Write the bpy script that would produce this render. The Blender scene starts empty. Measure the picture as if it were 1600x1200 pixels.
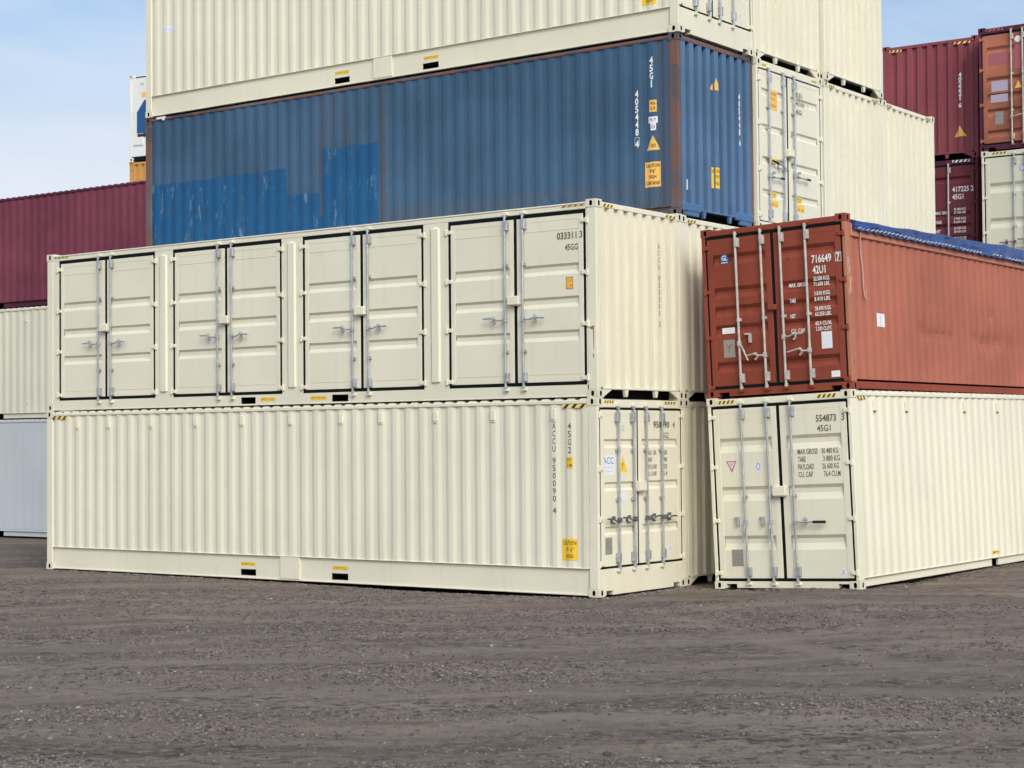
import bpy, bmesh, math, random
import numpy as np
from mathutils import Matrix, Vector

random.seed(7)
SC = bpy.context.scene
COL = SC.collection

# ------------------------------------------------------------------ camera, sky, sun, exposure
EYE = 2.2691
cam_data = bpy.data.cameras.new('camera')
cam = bpy.data.objects.new('camera', cam_data)
COL.objects.link(cam)
cam.matrix_world = Matrix(((0.999959, 0.009077, 0.0, 0.0),
                           (0.000286, -0.031541, -0.999502, 0.0),
                           (-0.009072, 0.999461, -0.031542, EYE),
                           (0, 0, 0, 1)))
cam_data.sensor_width = 36.0
cam_data.lens = 63.81
cam_data.clip_start = 0.1
cam_data.clip_end = 3000
SC.camera = cam

SUN_DIR = Vector((0.245, -0.752, 0.61)).normalized()      # towards the sun
SUN_EL = math.asin(SUN_DIR.z)
SUN_AZ = math.atan2(SUN_DIR.x, SUN_DIR.y)
sun_data = bpy.data.lights.new('sun', 'SUN')
sun_data.energy = 0.55
sun_data.angle = math.radians(10)
sun_data.color = (1.0, 0.955, 0.88)
sun = bpy.data.objects.new('sun', sun_data)
COL.objects.link(sun)
sun.rotation_euler = SUN_DIR.to_track_quat('Z', 'Y').to_euler()
sun.location = (6, -12, 20)

world = bpy.data.worlds.new('World')
SC.world = world
world.use_nodes = True
wn, wl = world.node_tree.nodes, world.node_tree.links
wn.clear()
w_out = wn.new('ShaderNodeOutputWorld')
w_bg = wn.new('ShaderNodeBackground')
w_bg.inputs['Strength'].default_value = 0.15
w_sky = wn.new('ShaderNodeTexSky')
w_sky.sky_type = 'NISHITA'
w_sky.sun_disc = False
w_sky.sun_elevation = SUN_EL
w_sky.sun_rotation = SUN_AZ
w_sky.air_density = 1.0
w_sky.dust_density = 6.5
w_sky.ozone_density = 3.5
w_tc = wn.new('ShaderNodeTexCoord')
w_map = wn.new('ShaderNodeMapping')
w_map.inputs['Scale'].default_value = (2.2, 2.2, 9.0)
w_n = wn.new('ShaderNodeTexNoise')
w_n.inputs['Scale'].default_value = 2.1
w_n.inputs['Detail'].default_value = 7
w_n.inputs['Roughness'].default_value = 0.55
w_r = wn.new('ShaderNodeValToRGB')
w_r.color_ramp.elements[0].position = 0.40
w_r.color_ramp.elements[0].color = (0, 0, 0, 1)
w_r.color_ramp.elements[1].position = 0.80
w_r.color_ramp.elements[1].color = (0.60, 0.60, 0.60, 1)
w_mix = wn.new('ShaderNodeMixRGB')
w_mix.inputs['Color2'].default_value = (3.6, 3.9, 4.4, 1)
wl.new(w_tc.outputs['Generated'], w_map.inputs['Vector'])
wl.new(w_map.outputs['Vector'], w_n.inputs['Vector'])
wl.new(w_n.outputs['Fac'], w_r.inputs['Fac'])
wl.new(w_r.outputs['Color'], w_mix.inputs['Fac'])
w_tint = wn.new('ShaderNodeMixRGB')
w_tint.blend_type = 'MULTIPLY'
w_tint.inputs['Fac'].default_value = 1.0
w_tint.inputs['Color2'].default_value = (0.945, 1.055, 1.085, 1)
wl.new(w_sky.outputs['Color'], w_tint.inputs['Color1'])
wl.new(w_tint.outputs['Color'], w_mix.inputs['Color1'])
w_sep = wn.new('ShaderNodeSeparateXYZ')
wl.new(w_tc.outputs['Generated'], w_sep.inputs[0])
w_hz = wn.new('ShaderNodeMapRange')
w_hz.interpolation_type = 'SMOOTHSTEP'
w_hz.inputs['From Min'].default_value = 0.27
w_hz.inputs['From Max'].default_value = 0.10
w_hz.inputs['To Max'].default_value = 0.9
wl.new(w_sep.outputs['Z'], w_hz.inputs['Value'])
w_mix2 = wn.new('ShaderNodeMixRGB')
w_mix2.inputs['Color2'].default_value = (3.9, 4.05, 4.4, 1)
wl.new(w_hz.outputs['Result'], w_mix2.inputs['Fac'])
wl.new(w_mix.outputs['Color'], w_mix2.inputs['Color1'])
wl.new(w_mix2.outputs['Color'], w_bg.inputs['Color'])
wl.new(w_bg.outputs['Background'], w_out.inputs['Surface'])

SC.view_settings.view_transform = 'Standard'
SC.view_settings.look = 'None'
SC.view_settings.exposure = 0.57
SC.view_settings.gamma = 1.0
SC.view_settings.use_curve_mapping = False
SC.render.engine = 'CYCLES'
SC.cycles.max_bounces = 9
SC.cycles.diffuse_bounces = 7
SC.cycles.use_denoising = True

# ------------------------------------------------------------------ materials
def nodes_of(name):
    m = bpy.data.materials.new(name)
    m.use_nodes = True
    nt = m.node_tree
    b = nt.nodes['Principled BSDF']
    return m, nt, nt.nodes, nt.links, b

def plain(name, rgb, rough=0.6, metal=0.0, spec=0.4):
    m, nt, n, l, b = nodes_of(name)
    b.inputs['Base Color'].default_value = (*rgb, 1)
    b.inputs['Roughness'].default_value = rough
    b.inputs['Metallic'].default_value = metal
    b.inputs['Specular IOR Level'].default_value = spec
    return m

def coords(n, l):
    tc = n.new('ShaderNodeTexCoord')
    oi = n.new('ShaderNodeObjectInfo')
    ad = n.new('ShaderNodeVectorMath')
    ad.operation = 'MULTIPLY_ADD'
    ad.inputs[1].default_value = (0.73, 0.73, 0.73)
    l.new(oi.outputs['Location'], ad.inputs[0])
    l.new(tc.outputs['Object'], ad.inputs[2])
    return tc, ad

def noise(n, l, vec, scale, detail=5, rough=0.55, mapping=None):
    if mapping:
        mp = n.new('ShaderNodeMapping')
        mp.inputs['Scale'].default_value = mapping
        l.new(vec, mp.inputs['Vector'])
        vec = mp.outputs['Vector']
    t = n.new('ShaderNodeTexNoise')
    t.inputs['Scale'].default_value = scale
    t.inputs['Detail'].default_value = detail
    t.inputs['Roughness'].default_value = rough
    l.new(vec, t.inputs['Vector'])
    return t.outputs['Fac']

def ramp(n, l, fac, p0, p1, c0=0.0, c1=1.0):
    r = n.new('ShaderNodeMapRange')
    r.inputs['From Min'].default_value = p0
    r.inputs['From Max'].default_value = p1
    r.inputs['To Min'].default_value = c0
    r.inputs['To Max'].default_value = c1
    r.interpolation_type = 'SMOOTHSTEP'
    l.new(fac, r.inputs['Value'])
    return r.outputs['Result']

def mixc(n, l, fac, a, b):
    m = n.new('ShaderNodeMixRGB')
    for s, v in (('Fac', fac), ('Color1', a), ('Color2', b)):
        if isinstance(v, tuple):
            m.inputs[s].default_value = (*v, 1)
        elif isinstance(v, (int, float)):
            m.inputs[s].default_value = v
        else:
            l.new(v, m.inputs[s])
    return m.outputs['Color']

def mathn(n, l, op, a, b=None):
    m = n.new('ShaderNodeMath')
    m.operation = op
    for i, v in enumerate((a, b)):
        if v is None:
            continue
        if isinstance(v, (int, float)):
            m.inputs[i].default_value = v
        else:
            l.new(v, m.inputs[i])
    return m.outputs[0]

RUST = (0.085, 0.034, 0.018)

def paint(name, rgb, rough=0.42, dirt=0.10, dirt_rgb=None, rust=0.0, scuff=0.0, scuff_rgb=(.7, .7, .7), fade=0.06,
          wave=0.25, base_fn=None, spec=.35, rust_rgb=None):
    RUST = rust_rgb or (0.085, 0.034, 0.018)
    m, nt, n, l, b = nodes_of(name)
    tc, ad = coords(n, l)
    v = ad.outputs[0]
    big = noise(n, l, v, 0.55, 4)
    lo = tuple(c * (1 - fade) for c in rgb)
    hi = tuple(min(1, c * (1 + fade)) for c in rgb)
    col = mixc(n, l, ramp(n, l, big, 0.3, 0.7), lo, hi)
    if base_fn:
        col = base_fn(n, l, tc, v, col)
    streak = noise(n, l, v, 1.0, 6, 0.6, (7.0, 7.0, 0.45))
    dr = dirt_rgb or tuple(c * 0.55 for c in rgb)
    col = mixc(n, l, ramp(n, l, streak, 0.52, 0.78, 0, dirt), col, dr)
    blot = noise(n, l, v, 3.0, 7, 0.65)
    col = mixc(n, l, ramp(n, l, blot, 0.55, 0.75, 0, dirt * .7), col, dr)
    if scuff > 0:
        sc = noise(n, l, v, 1.0, 8, 0.7, (5, 5, 2.2))
        col = mixc(n, l, ramp(n, l, sc, 0.66, 0.70, 0, scuff), col, scuff_rgb)
    if rust > 0:
        rn = noise(n, l, v, 2.6, 9, 0.7)
        col = mixc(n, l, ramp(n, l, rn, 0.66 - rust * .26, 0.72 - rust * .26, 0, min(1, .55 + rust)), col, RUST)
        fine = noise(n, l, v, 22, 4, 0.6)
        col = mixc(n, l, ramp(n, l, fine, 0.70 - rust * .1, 0.74 - rust * .1, 0, 0.7), col, RUST)
    l.new(col, b.inputs['Base Color'])
    rr = ramp(n, l, blot, 0.3, 0.7, rough - .06, rough + .10)
    l.new(rr, b.inputs['Roughness'])
    b.inputs['Specular IOR Level'].default_value = spec
    bn = n.new('ShaderNodeBump')
    bn.inputs['Strength'].default_value = wave
    bn.inputs['Distance'].default_value = 0.012
    wv = noise(n, l, v, 1.7, 3, 0.5)
    l.new(wv, bn.inputs['Height'])
    l.new(bn.outputs['Normal'], b.inputs['Normal'])
    return m

CREAM = (0.69, 0.640, 0.500)
M = {}
M['cream'] = paint('ivory_paint', CREAM, dirt=.15, dirt_rgb=(.42, .36, .25), fade=.035, rust=0.0, scuff=.10, scuff_rgb=(.50, .46, .38))
M['cream_old'] = paint('ivory_paint_used', (0.64, 0.61, 0.48), dirt=.16, dirt_rgb=(.36, .29, .18), fade=.05, rust=0.02)
M['cream_worn'] = paint('chipped_ivory_paint', (.64, .60, .46), dirt=.22, dirt_rgb=(.36, .27, .15), fade=.05, rust=.05, rust_rgb=(.22, .11, .05))
M['grey'] = paint('grey_paint', (.48, .50, .52), dirt=.10, fade=.04)
M['white'] = paint('white_paint', (.72, .71, .68), dirt=.16, dirt_rgb=(.4, .36, .3), fade=.04, rust=.03)
M['ochre'] = paint('ochre_paint', (.56, .29, .09), spec=.18, rough=.58, dirt=.2, fade=.1, rust=.1)
M['maroon'] = paint('maroon_paint', (.172, .042, .066), spec=.15, rough=.62, dirt=.25, dirt_rgb=(.06, .02, .02), fade=.16, rust=.0, scuff=.10, scuff_rgb=(.3, .16, .16))
M['maroon_dark'] = paint('dark_maroon_paint', (.150, .034, .044), spec=.15, rough=.62, dirt=.3, dirt_rgb=(.04, .015, .015), fade=.16, rust=.02)
M['maroon_rail'] = paint('maroon_rail_paint', (.085, .022, .042), spec=.15, rough=.62, dirt=.3, dirt_rgb=(.03, .015, .02), fade=.2)
M['orange'] = paint('faded_orange_paint', (.34, .118, .070), spec=.18, rough=.58, dirt=.45, dirt_rgb=(.20, .06, .035), fade=.28, rust=.08, scuff=.3, scuff_rgb=(.50, .27, .17))
M['maroon_red'] = paint('red_maroon_paint', (.245, .064, .074), spec=.15, rough=.62, dirt=.25, dirt_rgb=(.08, .02, .02), fade=.12, scuff=.1, scuff_rgb=(.3, .15, .14))
M['tan'] = paint('worn_side_lit_tan_paint', (.345, .135, .078), spec=.2, rough=.6, dirt=.5, dirt_rgb=(.22, .07, .04), fade=.2, rust=.06, scuff=.5, scuff_rgb=(.52, .30, .22))  # worn tan; side light on the right-hand posts is put into the colour
M['pale_brick'] = paint('pale_brick_rail_paint', (.42, .165, .115), spec=.2, rough=.6, dirt=.3, dirt_rgb=(.25, .08, .05), fade=.15, scuff=.3, scuff_rgb=(.55, .28, .21))
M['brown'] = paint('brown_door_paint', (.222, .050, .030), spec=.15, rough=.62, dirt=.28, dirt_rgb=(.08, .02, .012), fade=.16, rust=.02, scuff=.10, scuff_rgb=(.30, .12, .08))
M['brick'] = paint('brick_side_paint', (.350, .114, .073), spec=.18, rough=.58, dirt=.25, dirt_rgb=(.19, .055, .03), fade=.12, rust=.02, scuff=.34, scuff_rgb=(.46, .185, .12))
M['blue_rust'] = paint('rusty_post_paint', (.105, .085, .092), spec=.18, rough=.6, dirt=.7, dirt_rgb=(.20, .125, .10), fade=.35, rust=.62, rust_rgb=(.17, .085, .065), scuff=.5, scuff_rgb=(.34, .24, .21))
M['blue_end'] = paint('blue_end_paint', (.082, .150, .255), spec=.18, rough=.58, dirt=.28, dirt_rgb=(.06, .07, .09), fade=.12, rust=.015, scuff=.10, scuff_rgb=(.3, .38, .45))
M['blue_block'] = paint('blue_sill_paint', (.065, .14, .27), spec=.18, rough=.58, dirt=.2, fade=.12, scuff=.15, scuff_rgb=(.3, .36, .45))

def blue_zones(n, l, tc, v, col):
    sx = n.new('ShaderNodeSeparateXYZ')
    l.new(tc.outputs['Object'], sx.inputs[0])
    wob = noise(n, l, tc.outputs['Object'], 3.5, 8, .7)
    wz = mathn(n, l, 'MULTIPLY', mathn(n, l, 'SUBTRACT', wob, .5), .17)
    x, z = mathn(n, l, 'ADD', sx.outputs[0], wz), mathn(n, l, 'ADD', sx.outputs[2], wz)
    def rect(x0, x1, z0, z1):
        a = mathn(n, l, 'MULTIPLY', mathn(n, l, 'GREATER_THAN', x, x0), mathn(n, l, 'LESS_THAN', x, x1))
        c = mathn(n, l, 'MULTIPLY', mathn(n, l, 'GREATER_THAN', z, z0), mathn(n, l, 'LESS_THAN', z, z1))
        return mathn(n, l, 'MULTIPLY', a, c)
    bright = mathn(n, l, 'MAXIMUM', rect(-12.2, -8.44, -1, 1.55), rect(-8.45, -7.6, -1, 1.03))
    bright = mathn(n, l, 'MAXIMUM', bright, rect(-7.61, -6.22, -1, 1.80))
    bright = mathn(n, l, 'MAXIMUM', bright, rect(-2.7, -2.25, .34, .47))
    col = mixc(n, l, bright, col, (.011, .078, .188))
    sc = noise(n, l, v, 1.0, 8, 0.72, (6, 6, 2.0))
    col = mixc(n, l, mathn(n, l, 'MULTIPLY', bright, ramp(n, l, sc, 0.57, 0.66, 0, .6)), col, (.15, .26, .36))
    chip = noise(n, l, v, 4.0, 9, .75)
    col = mixc(n, l, mathn(n, l, 'MULTIPLY', bright, ramp(n, l, chip, .55, .60, 0, .6)), col, (.045, .085, .14))
    low = rect(-6.2, 0, -1, .62)
    col = mixc(n, l, mathn(n, l, 'MULTIPLY', low, .45), col, (.075, .085, .11))
    br = noise(n, l, v, 1.0, 6, 0.7, (9, 9, .5))
    strip = mathn(n, l, 'MAXIMUM', rect(-7.62, -7.54, .6, 2.75), rect(-6.12, -6.03, .2, 2.75))
    strip = mathn(n, l, 'MAXIMUM', strip, mathn(n, l, 'MULTIPLY', rect(-7.6, -6.1, 1.8, 2.75), ramp(n, l, br, .52, .66, 0, .6)))
    strip = mathn(n, l, 'MAXIMUM', strip, mathn(n, l, 'MULTIPLY', rect(-.42, 0, 0, 2.75), .40))
    col = mixc(n, l, mathn(n, l, 'MULTIPLY', strip, ramp(n, l, br, .3, .6, .25, .85)), col, (.10, .075, .075))
    return col

M['blue'] = paint('faded_blue_paint', (.044, .092, .158), spec=.18, rough=.58, dirt=.34, dirt_rgb=(.060, .055, .065), fade=.14, scuff=.12,
                  scuff_rgb=(.3, .34, .4), rust=.03, rust_rgb=(.12, .06, .045), base_fn=blue_zones, wave=.5)
M['gasket'] = plain('black_rubber', (.006, .008, .008), .8, 0, .1)
M['dark'] = plain('undercoat_and_cavity_shade', (.006, .007, .010), .9, 0, .1)  # undercoat, and painted shade inside holes, pockets and end openings
M['ink'] = plain('black_ink', (.022, .022, .022), .6)
M['ink_soft'] = plain('worn_black_ink', (.11, .10, .075), .6)
M['print_white'] = plain('white_print', (.74, .72, .70), .6)
M['label_white'] = plain('white_label', (.68, .68, .72), .5)
M['label_grey'] = plain('aluminium_plate', (.30, .28, .25), .5, .3)
M['label_yellow'] = plain('yellow_label', (.80, .50, .03), .5)
M['label_amber'] = plain('amber_label', (.78, .44, .10), .5)
M['hazard_yellow'] = plain('hazard_yellow', (.76, .56, .16), .5)
M['blue_print'] = plain('blue_print', (.04, .10, .30), .5)
M['blue_line'] = plain('blue_grey_print', (.33, .38, .52), .5)
M['red_print'] = plain('red_print', (.48, .12, .10), .5)
M['pink_print'] = plain('pink_print', (.55, .22, .40), .5)
M['brown_print'] = plain('brown_print', (.20, .10, .03), .5)
M['grip'] = plain('black_grip', (.01, .01, .01), .5)
M['pink_patch'] = plain('pink_primer', (.36, .10, .115), .6)
M['lilac_patch'] = plain('lilac_chalk', (.42, .33, .42), .7)
M['teal_blue'] = plain('deep_blue_print', (.012, .075, .22), .45)
M['rope'] = plain('pale_rope', (.50, .53, .62), .8)

def steel(name, rgb, metal, rough):
    m, nt, n, l, b = nodes_of(name)
    tc, ad = coords(n, l)
    f = noise(n, l, ad.outputs[0], 9, 5)
    l.new(mixc(n, l, ramp(n, l, f, .35, .7), tuple(c * .75 for c in rgb), rgb), b.inputs['Base Color'])
    b.inputs['Metallic'].default_value = metal
    b.inputs['Roughness'].default_value = rough
    return m

M['steel'] = steel('galvanised_steel', (.46, .49, .52), .55, .42)
M['steel_dull'] = steel('weathered_steel', (.50, .47, .42), .15, .6)
M['steel_dark'] = steel('dark_steel', (.16, .16, .17), .5, .5)

def tarp_material():
    m, nt, n, l, b = nodes_of('blue_tarpaulin')
    tc, ad = coords(n, l)
    f = noise(n, l, ad.outputs[0], 2.2, 6, .6)
    l.new(mixc(n, l, ramp(n, l, f, .3, .7), (.008, .029, .120), (.014, .050, .205)), b.inputs['Base Color'])
    b.inputs['Roughness'].default_value = .38
    bn = n.new('ShaderNodeBump')
    bn.inputs['Strength'].default_value = .35
    bn.inputs['Distance'].default_value = .02
    l.new(noise(n, l, ad.outputs[0], 3, 4, .5, (1, 1, 2.5)), bn.inputs['Height'])
    l.new(bn.outputs['Normal'], b.inputs['Normal'])
    return m

M['tarp'] = tarp_material()

def ground_material():
    m, nt, n, l, b = nodes_of('compacted_gravel')
    tc = n.new('ShaderNodeTexCoord')
    v = tc.outputs['Object']
    warp = n.new('ShaderNodeTexNoise')
    warp.inputs['Scale'].default_value = .22
    warp.inputs['Detail'].default_value = 2
    l.new(v, warp.inputs['Vector'])
    wv = n.new('ShaderNodeVectorMath')
    wv.operation = 'MULTIPLY_ADD'
    wv.inputs[1].default_value = (0, 3.2, 0)
    l.new(warp.outputs['Color'], wv.inputs[0])
    l.new(v, wv.inputs[2])
    v0 = v
    v = wv.outputs[0]
    streak = noise(n, l, v, 1.0, 7, .62, (.16, 1.5, 1))
    track = noise(n, l, v, 1.0, 3, .5, (.07, 3.4, 1))
    v = v0
    patch = noise(n, l, v, .55, 5, .6)
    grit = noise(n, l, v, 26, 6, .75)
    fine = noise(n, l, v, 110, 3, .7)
    col = mixc(n, l, ramp(n, l, streak, .34, .68), (.134, .101, .079), (.262, .206, .157))
    col = mixc(n, l, ramp(n, l, track, .56, .70, 0, .35), col, (.098, .074, .068))
    col = mixc(n, l, ramp(n, l, track, .42, .30, 0, .3), col, (.270, .215, .178))
    at = n.new('ShaderNodeAttribute')
    at.attribute_name = 'compaction'
    comp = at.outputs['Fac']
    col = mixc(n, l, mathn(n, l, 'MULTIPLY', comp, .6), col, (.262, .208, .172))
    col = mixc(n, l, ramp(n, l, patch, .35, .7, 0, .5), col, (.168, .130, .112))
    rough_m = ramp(n, l, noise(n, l, v, 1.0, 5, .6, (.30, 1.0, 1)), .42, .62, .25, 1)
    rough_m = mathn(n, l, 'MULTIPLY', rough_m, mathn(n, l, 'SUBTRACT', 1.0, mathn(n, l, 'MULTIPLY', comp, .75)))
    shade_dust = noise(n, l, v, 1.0, 7, .72, (7, 9, 9))
    col = mixc(n, l, mathn(n, l, 'MULTIPLY', rough_m, ramp(n, l, shade_dust, .51, .58, 0, .92)), col, (.050, .040, .037))  # dark flecks put the crevice shade between clods into the colour
    col = mixc(n, l, mathn(n, l, 'MULTIPLY', rough_m, ramp(n, l, shade_dust, .45, .37, 0, .7)), col, (.32, .275, .23))
    col = mixc(n, l, ramp(n, l, grit, .50, .72, 0, .45), col, (.060, .050, .048))  # dark pits, more crevice shade put into the colour
    col = mixc(n, l, ramp(n, l, fine, .56, .72, 0, .55), col, (.26, .235, .215))
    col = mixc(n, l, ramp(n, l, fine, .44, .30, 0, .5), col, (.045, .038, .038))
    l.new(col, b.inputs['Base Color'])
    b.inputs['Roughness'].default_value = .95
    b.inputs['Specular IOR Level'].default_value = .15
    h = mathn(n, l, 'ADD', mathn(n, l, 'MULTIPLY', grit, .7), mathn(n, l, 'MULTIPLY', fine, .35))
    bn = n.new('ShaderNodeBump')
    bn.inputs['Strength'].default_value = .9
    bn.inputs['Distance'].default_value = .035
    l.new(h, bn.inputs['Height'])
    l.new(bn.outputs['Normal'], b.inputs['Normal'])
    return m

M['ground'] = ground_material()

def stone_material():
    m, nt, n, l, b = nodes_of('loose_stone')
    g = n.new('ShaderNodeNewGeometry')
    r = n.new('ShaderNodeValToRGB')
    r.color_ramp.elements[0].color = (.05, .040, .038, 1)
    r.color_ramp.elements[1].color = (.30, .265, .235, 1)
    e = r.color_ramp.elements.new(.55)
    e.color = (.135, .105, .093, 1)
    e = r.color_ramp.elements.new(.975)
    e.color = (.175, .142, .127, 1)
    l.new(g.outputs['Random Per Island'], r.inputs['Fac'])
    l.new(r.outputs['Color'], b.inputs['Base Color'])
    b.inputs['Roughness'].default_value = .9
    return m

M['stone'] = stone_material()

# ------------------------------------------------------------------ mesh helpers
W = 2.438
def face_end(h, z, d): return (d, h, z)                 # the end at x = 0, h runs along +y
def face_side(h, z, d): return (h, -d, z)               # the side at y = 0, h runs along +x
def face_far(h, z, d): return (h, W + d, z)             # the side at y = W

class MB:
    def __init__(self, fm=face_end):
        self.v, self.f, self.m, self.s, self.fm = [], [], [], [], fm
    def poly(self, pts, mat=0, smooth=False):
        i = len(self.v)
        self.v += [self.fm(*p) for p in pts]
        self.f.append(tuple(range(i, i + len(pts))))
        self.m.append(mat); self.s.append(smooth)
    def box(self, h0, h1, z0, z1, d0, d1, mat=0):
        P = lambda a, b, c: (a, b, c)
        c = [P(h, z, d) for h in (h0, h1) for z in (z0, z1) for d in (d0, d1)]
        for q in ((0, 1, 3, 2), (4, 6, 7, 5), (0, 4, 5, 1), (2, 3, 7, 6), (0, 2, 6, 4), (1, 5, 7, 3)):
            self.poly([c[k] for k in q], mat)
    def cbox(self, h0, h1, z0, z1, d0, d1, c=.006, mat=0):
        lo, hi = (h0, z0, d0), (h1, z1, d1)
        def V(s, ax):
            p = []
            for k in range(3):
                e = hi[k] if s[k] > 0 else lo[k]
                p.append(e if k == ax else e - s[k] * c)
            return tuple(p)
        S = (-1, 1)
        for ax in range(3):
            o = [k for k in range(3) if k != ax]
            for s in S:
                q = []
                for a, b2 in ((-1, -1), (1, -1), (1, 1), (-1, 1)):
                    t = [0, 0, 0]; t[ax] = s; t[o[0]] = a; t[o[1]] = b2
                    q.append(V(t, ax))
                self.poly(q, mat)
        for ax in range(3):
            o = [k for k in range(3) if k != ax]
            for a in S:
                for b2 in S:
                    t0 = [0, 0, 0]; t0[o[0]] = a; t0[o[1]] = b2
                    t1 = list(t0); t0[ax] = -1; t1[ax] = 1
                    self.poly([V(t0, o[0]), V(t1, o[0]), V(t1, o[1]), V(t0, o[1])], mat)
        for a in S:
            for b2 in S:
                for e in S:
                    t = (a, b2, e)
                    self.poly([V(t, 0), V(t, 1), V(t, 2)], mat)
    def tube(self, pts, r, n=8, mat=0, cap=True):
        pts = [Vector(p) for p in pts]
        rings = []
        for i, p in enumerate(pts):
            t = (pts[min(i + 1, len(pts) - 1)] - pts[max(i - 1, 0)]).normalized()
            a = t.cross(Vector((0, 0, 1)))
            if a.length < .05:
                a = t.cross(Vector((1, 0, 0)))
            a.normalize()
            b2 = t.cross(a)
            rings.append([tuple(p + (a * math.cos(k * 2 * math.pi / n) + b2 * math.sin(k * 2 * math.pi / n)) * r) for k in range(n)])
        for A, B in zip(rings, rings[1:]):
            for k in range(n):
                self.poly([A[k], A[(k + 1) % n], B[(k + 1) % n], B[k]], mat, True)
        if cap:
            self.poly(rings[0][::-1], mat)
            self.poly(rings[-1], mat)
    def prism(self, poly, d0, d1, mat=0):
        k = len(poly)
        self.poly([(h, z, d1) for h, z in poly], mat)
        self.poly([(h, z, d0) for h, z in poly][::-1], mat)
        for i in range(k):
            (a, b), (c, e) = poly[i], poly[(i + 1) % k]
            self.poly([(a, b, d0), (c, e, d0), (c, e, d1), (a, b, d1)], mat)
    def ring_hole(self, h0, h1, z0, z1, d, hw, hh, depth, mat=0, dark=1, dirn=-1):
        """flat rectangle with an oval aperture that goes `depth` inwards"""
        ch, cz, w2, z2 = (h0 + h1) / 2, (z0 + z1) / 2, (h1 - h0) / 2, (z1 - z0) / 2
        sq = []
        for (a, b), (c, e) in zip(((-1, -1), (1, -1), (1, 1), (-1, 1)), ((1, -1), (1, 1), (-1, 1), (-1, -1))):
            for t in (0, 1 / 3, 2 / 3):
                sq.append((a + (c - a) * t, b + (e - b) * t))
        ov = []
        for a, b in sq:
            g = math.atan2(b, a)
            ov.append((ch + hw / 2 * math.copysign(abs(math.cos(g)) ** .7, math.cos(g)),
                       cz + hh / 2 * math.copysign(abs(math.sin(g)) ** .7, math.sin(g))))
        sq = [(ch + a * w2, cz + b * z2) for a, b in sq]
        for i in range(12):
            j = (i + 1) % 12
            self.poly([(*sq[i], d), (*sq[j], d), (*ov[j], d), (*ov[i], d)], mat)
            self.poly([(*ov[i], d), (*ov[j], d), (*ov[j], d - depth), (*ov[i], d - depth)], dark)
        self.poly([(*p, d - depth) for p in ov], dark)
    def plate(self, h0, h1, z0, z1, d, holes, depth, mat=0, dark=1):
        hs = sorted({h0, h1, *[v for q in holes for v in q[:2]]})
        zs = sorted({z0, z1, *[v for q in holes for v in q[2:]]})
        for a, b in zip(hs, hs[1:]):
            for c, e in zip(zs, zs[1:]):
                if any(q[0] <= a and b <= q[1] and q[2] <= c and e <= q[3] for q in holes):
                    continue
                self.poly([(a, c, d), (b, c, d), (b, e, d), (a, e, d)], mat)
        for a, b, c, e in holes:
            k = d - depth
            for (p, q), (r, s) in (((a, c), (b, c)), ((b, c), (b, e)), ((b, e), (a, e)), ((a, e), (a, c))):
                self.poly([(p, q, d), (r, s, d), (r, s, d - .012), (p, q, d - .012)], mat)
                self.poly([(p, q, d - .012), (r, s, d - .012), (r, s, k), (p, q, k)], dark)
            self.poly([(a, c, k), (b, c, k), (b, e, k), (a, e, k)], dark)
    def mesh(self, name, mats):
        me = bpy.data.meshes.new(name)
        me.from_pydata(self.v, [], self.f)
        for m in mats:
            me.materials.append(m)
        me.polygons.foreach_set('material_index', self.m)
        me.polygons.foreach_set('use_smooth', self.s)
        me.update()
        return me

CACHE = {}
def put(name, build, mats, parent, key=None):
    """one mesh object under its thing; equal pieces share mesh data"""
    mats = [M[k] if isinstance(k, str) else k for k in mats]
    me = None
    if key is not None:
        key = (name, key, tuple(m.name for m in mats))
        me = CACHE.get(key)
    if me is None:
        mb = build() if callable(build) else build
        me = mb.mesh(name, mats)
        if key is not None:
            CACHE[key] = me
    o = bpy.data.objects.new(name, me)
    COL.objects.link(o)
    if parent is not None:
        o.parent = parent
    return o

def thing(name, label, cat, group=None, mat=None):
    o = bpy.data.objects.new(name, None)
    o.empty_display_size = .3
    COL.objects.link(o)
    o['label'] = label
    o['category'] = cat
    if group:
        o['group'] = group
    if mat is not None:
        o.matrix_world = mat
    return o

# lettering as flat meshes
GLYPH = {}
def glyphs(s, bold):
    k = (s, bold)
    if k not in GLYPH:
        cu = bpy.data.curves.new('lettering', 'FONT')
        cu.body = s
        cu.size = 1.0
        cu.resolution_u = 2
        cu.offset = bold
        ob = bpy.data.objects.new('lettering', cu)
        COL.objects.link(ob)
        dg = bpy.context.evaluated_depsgraph_get()
        me = bpy.data.meshes.new_from_object(ob.evaluated_get(dg))
        GLYPH[k] = ([(v.co.x, v.co.y) for v in me.vertices], [tuple(p.vertices) for p in me.polygons])
        bpy.data.objects.remove(ob)
        bpy.data.curves.remove(cu)
        bpy.data.meshes.remove(me)
    return GLYPH[k]

def letters(mb, s, h, z, size, sx=.62, d=.003, mat=0, width=None, mirror=False, bold=0.0, prof=None):
    """size = capital height; (h, z) = left end of the baseline"""
    v, f = glyphs(s, bold)
    if not v:
        return
    k = size / .70
    xs = [p[0] for p in v]
    x0, x1 = min(xs), max(xs)
    ax = (width / max(1e-6, x1 - x0)) if width else k * sx
    sg = -1 if mirror else 1
    for q in f:
        mb.poly([(h + sg * (v[i][0] - x0) * ax, z + v[i][1] * k, d + (prof(h + sg * (v[i][0] - x0) * ax) if prof else 0)) for i in q], mat)

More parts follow.
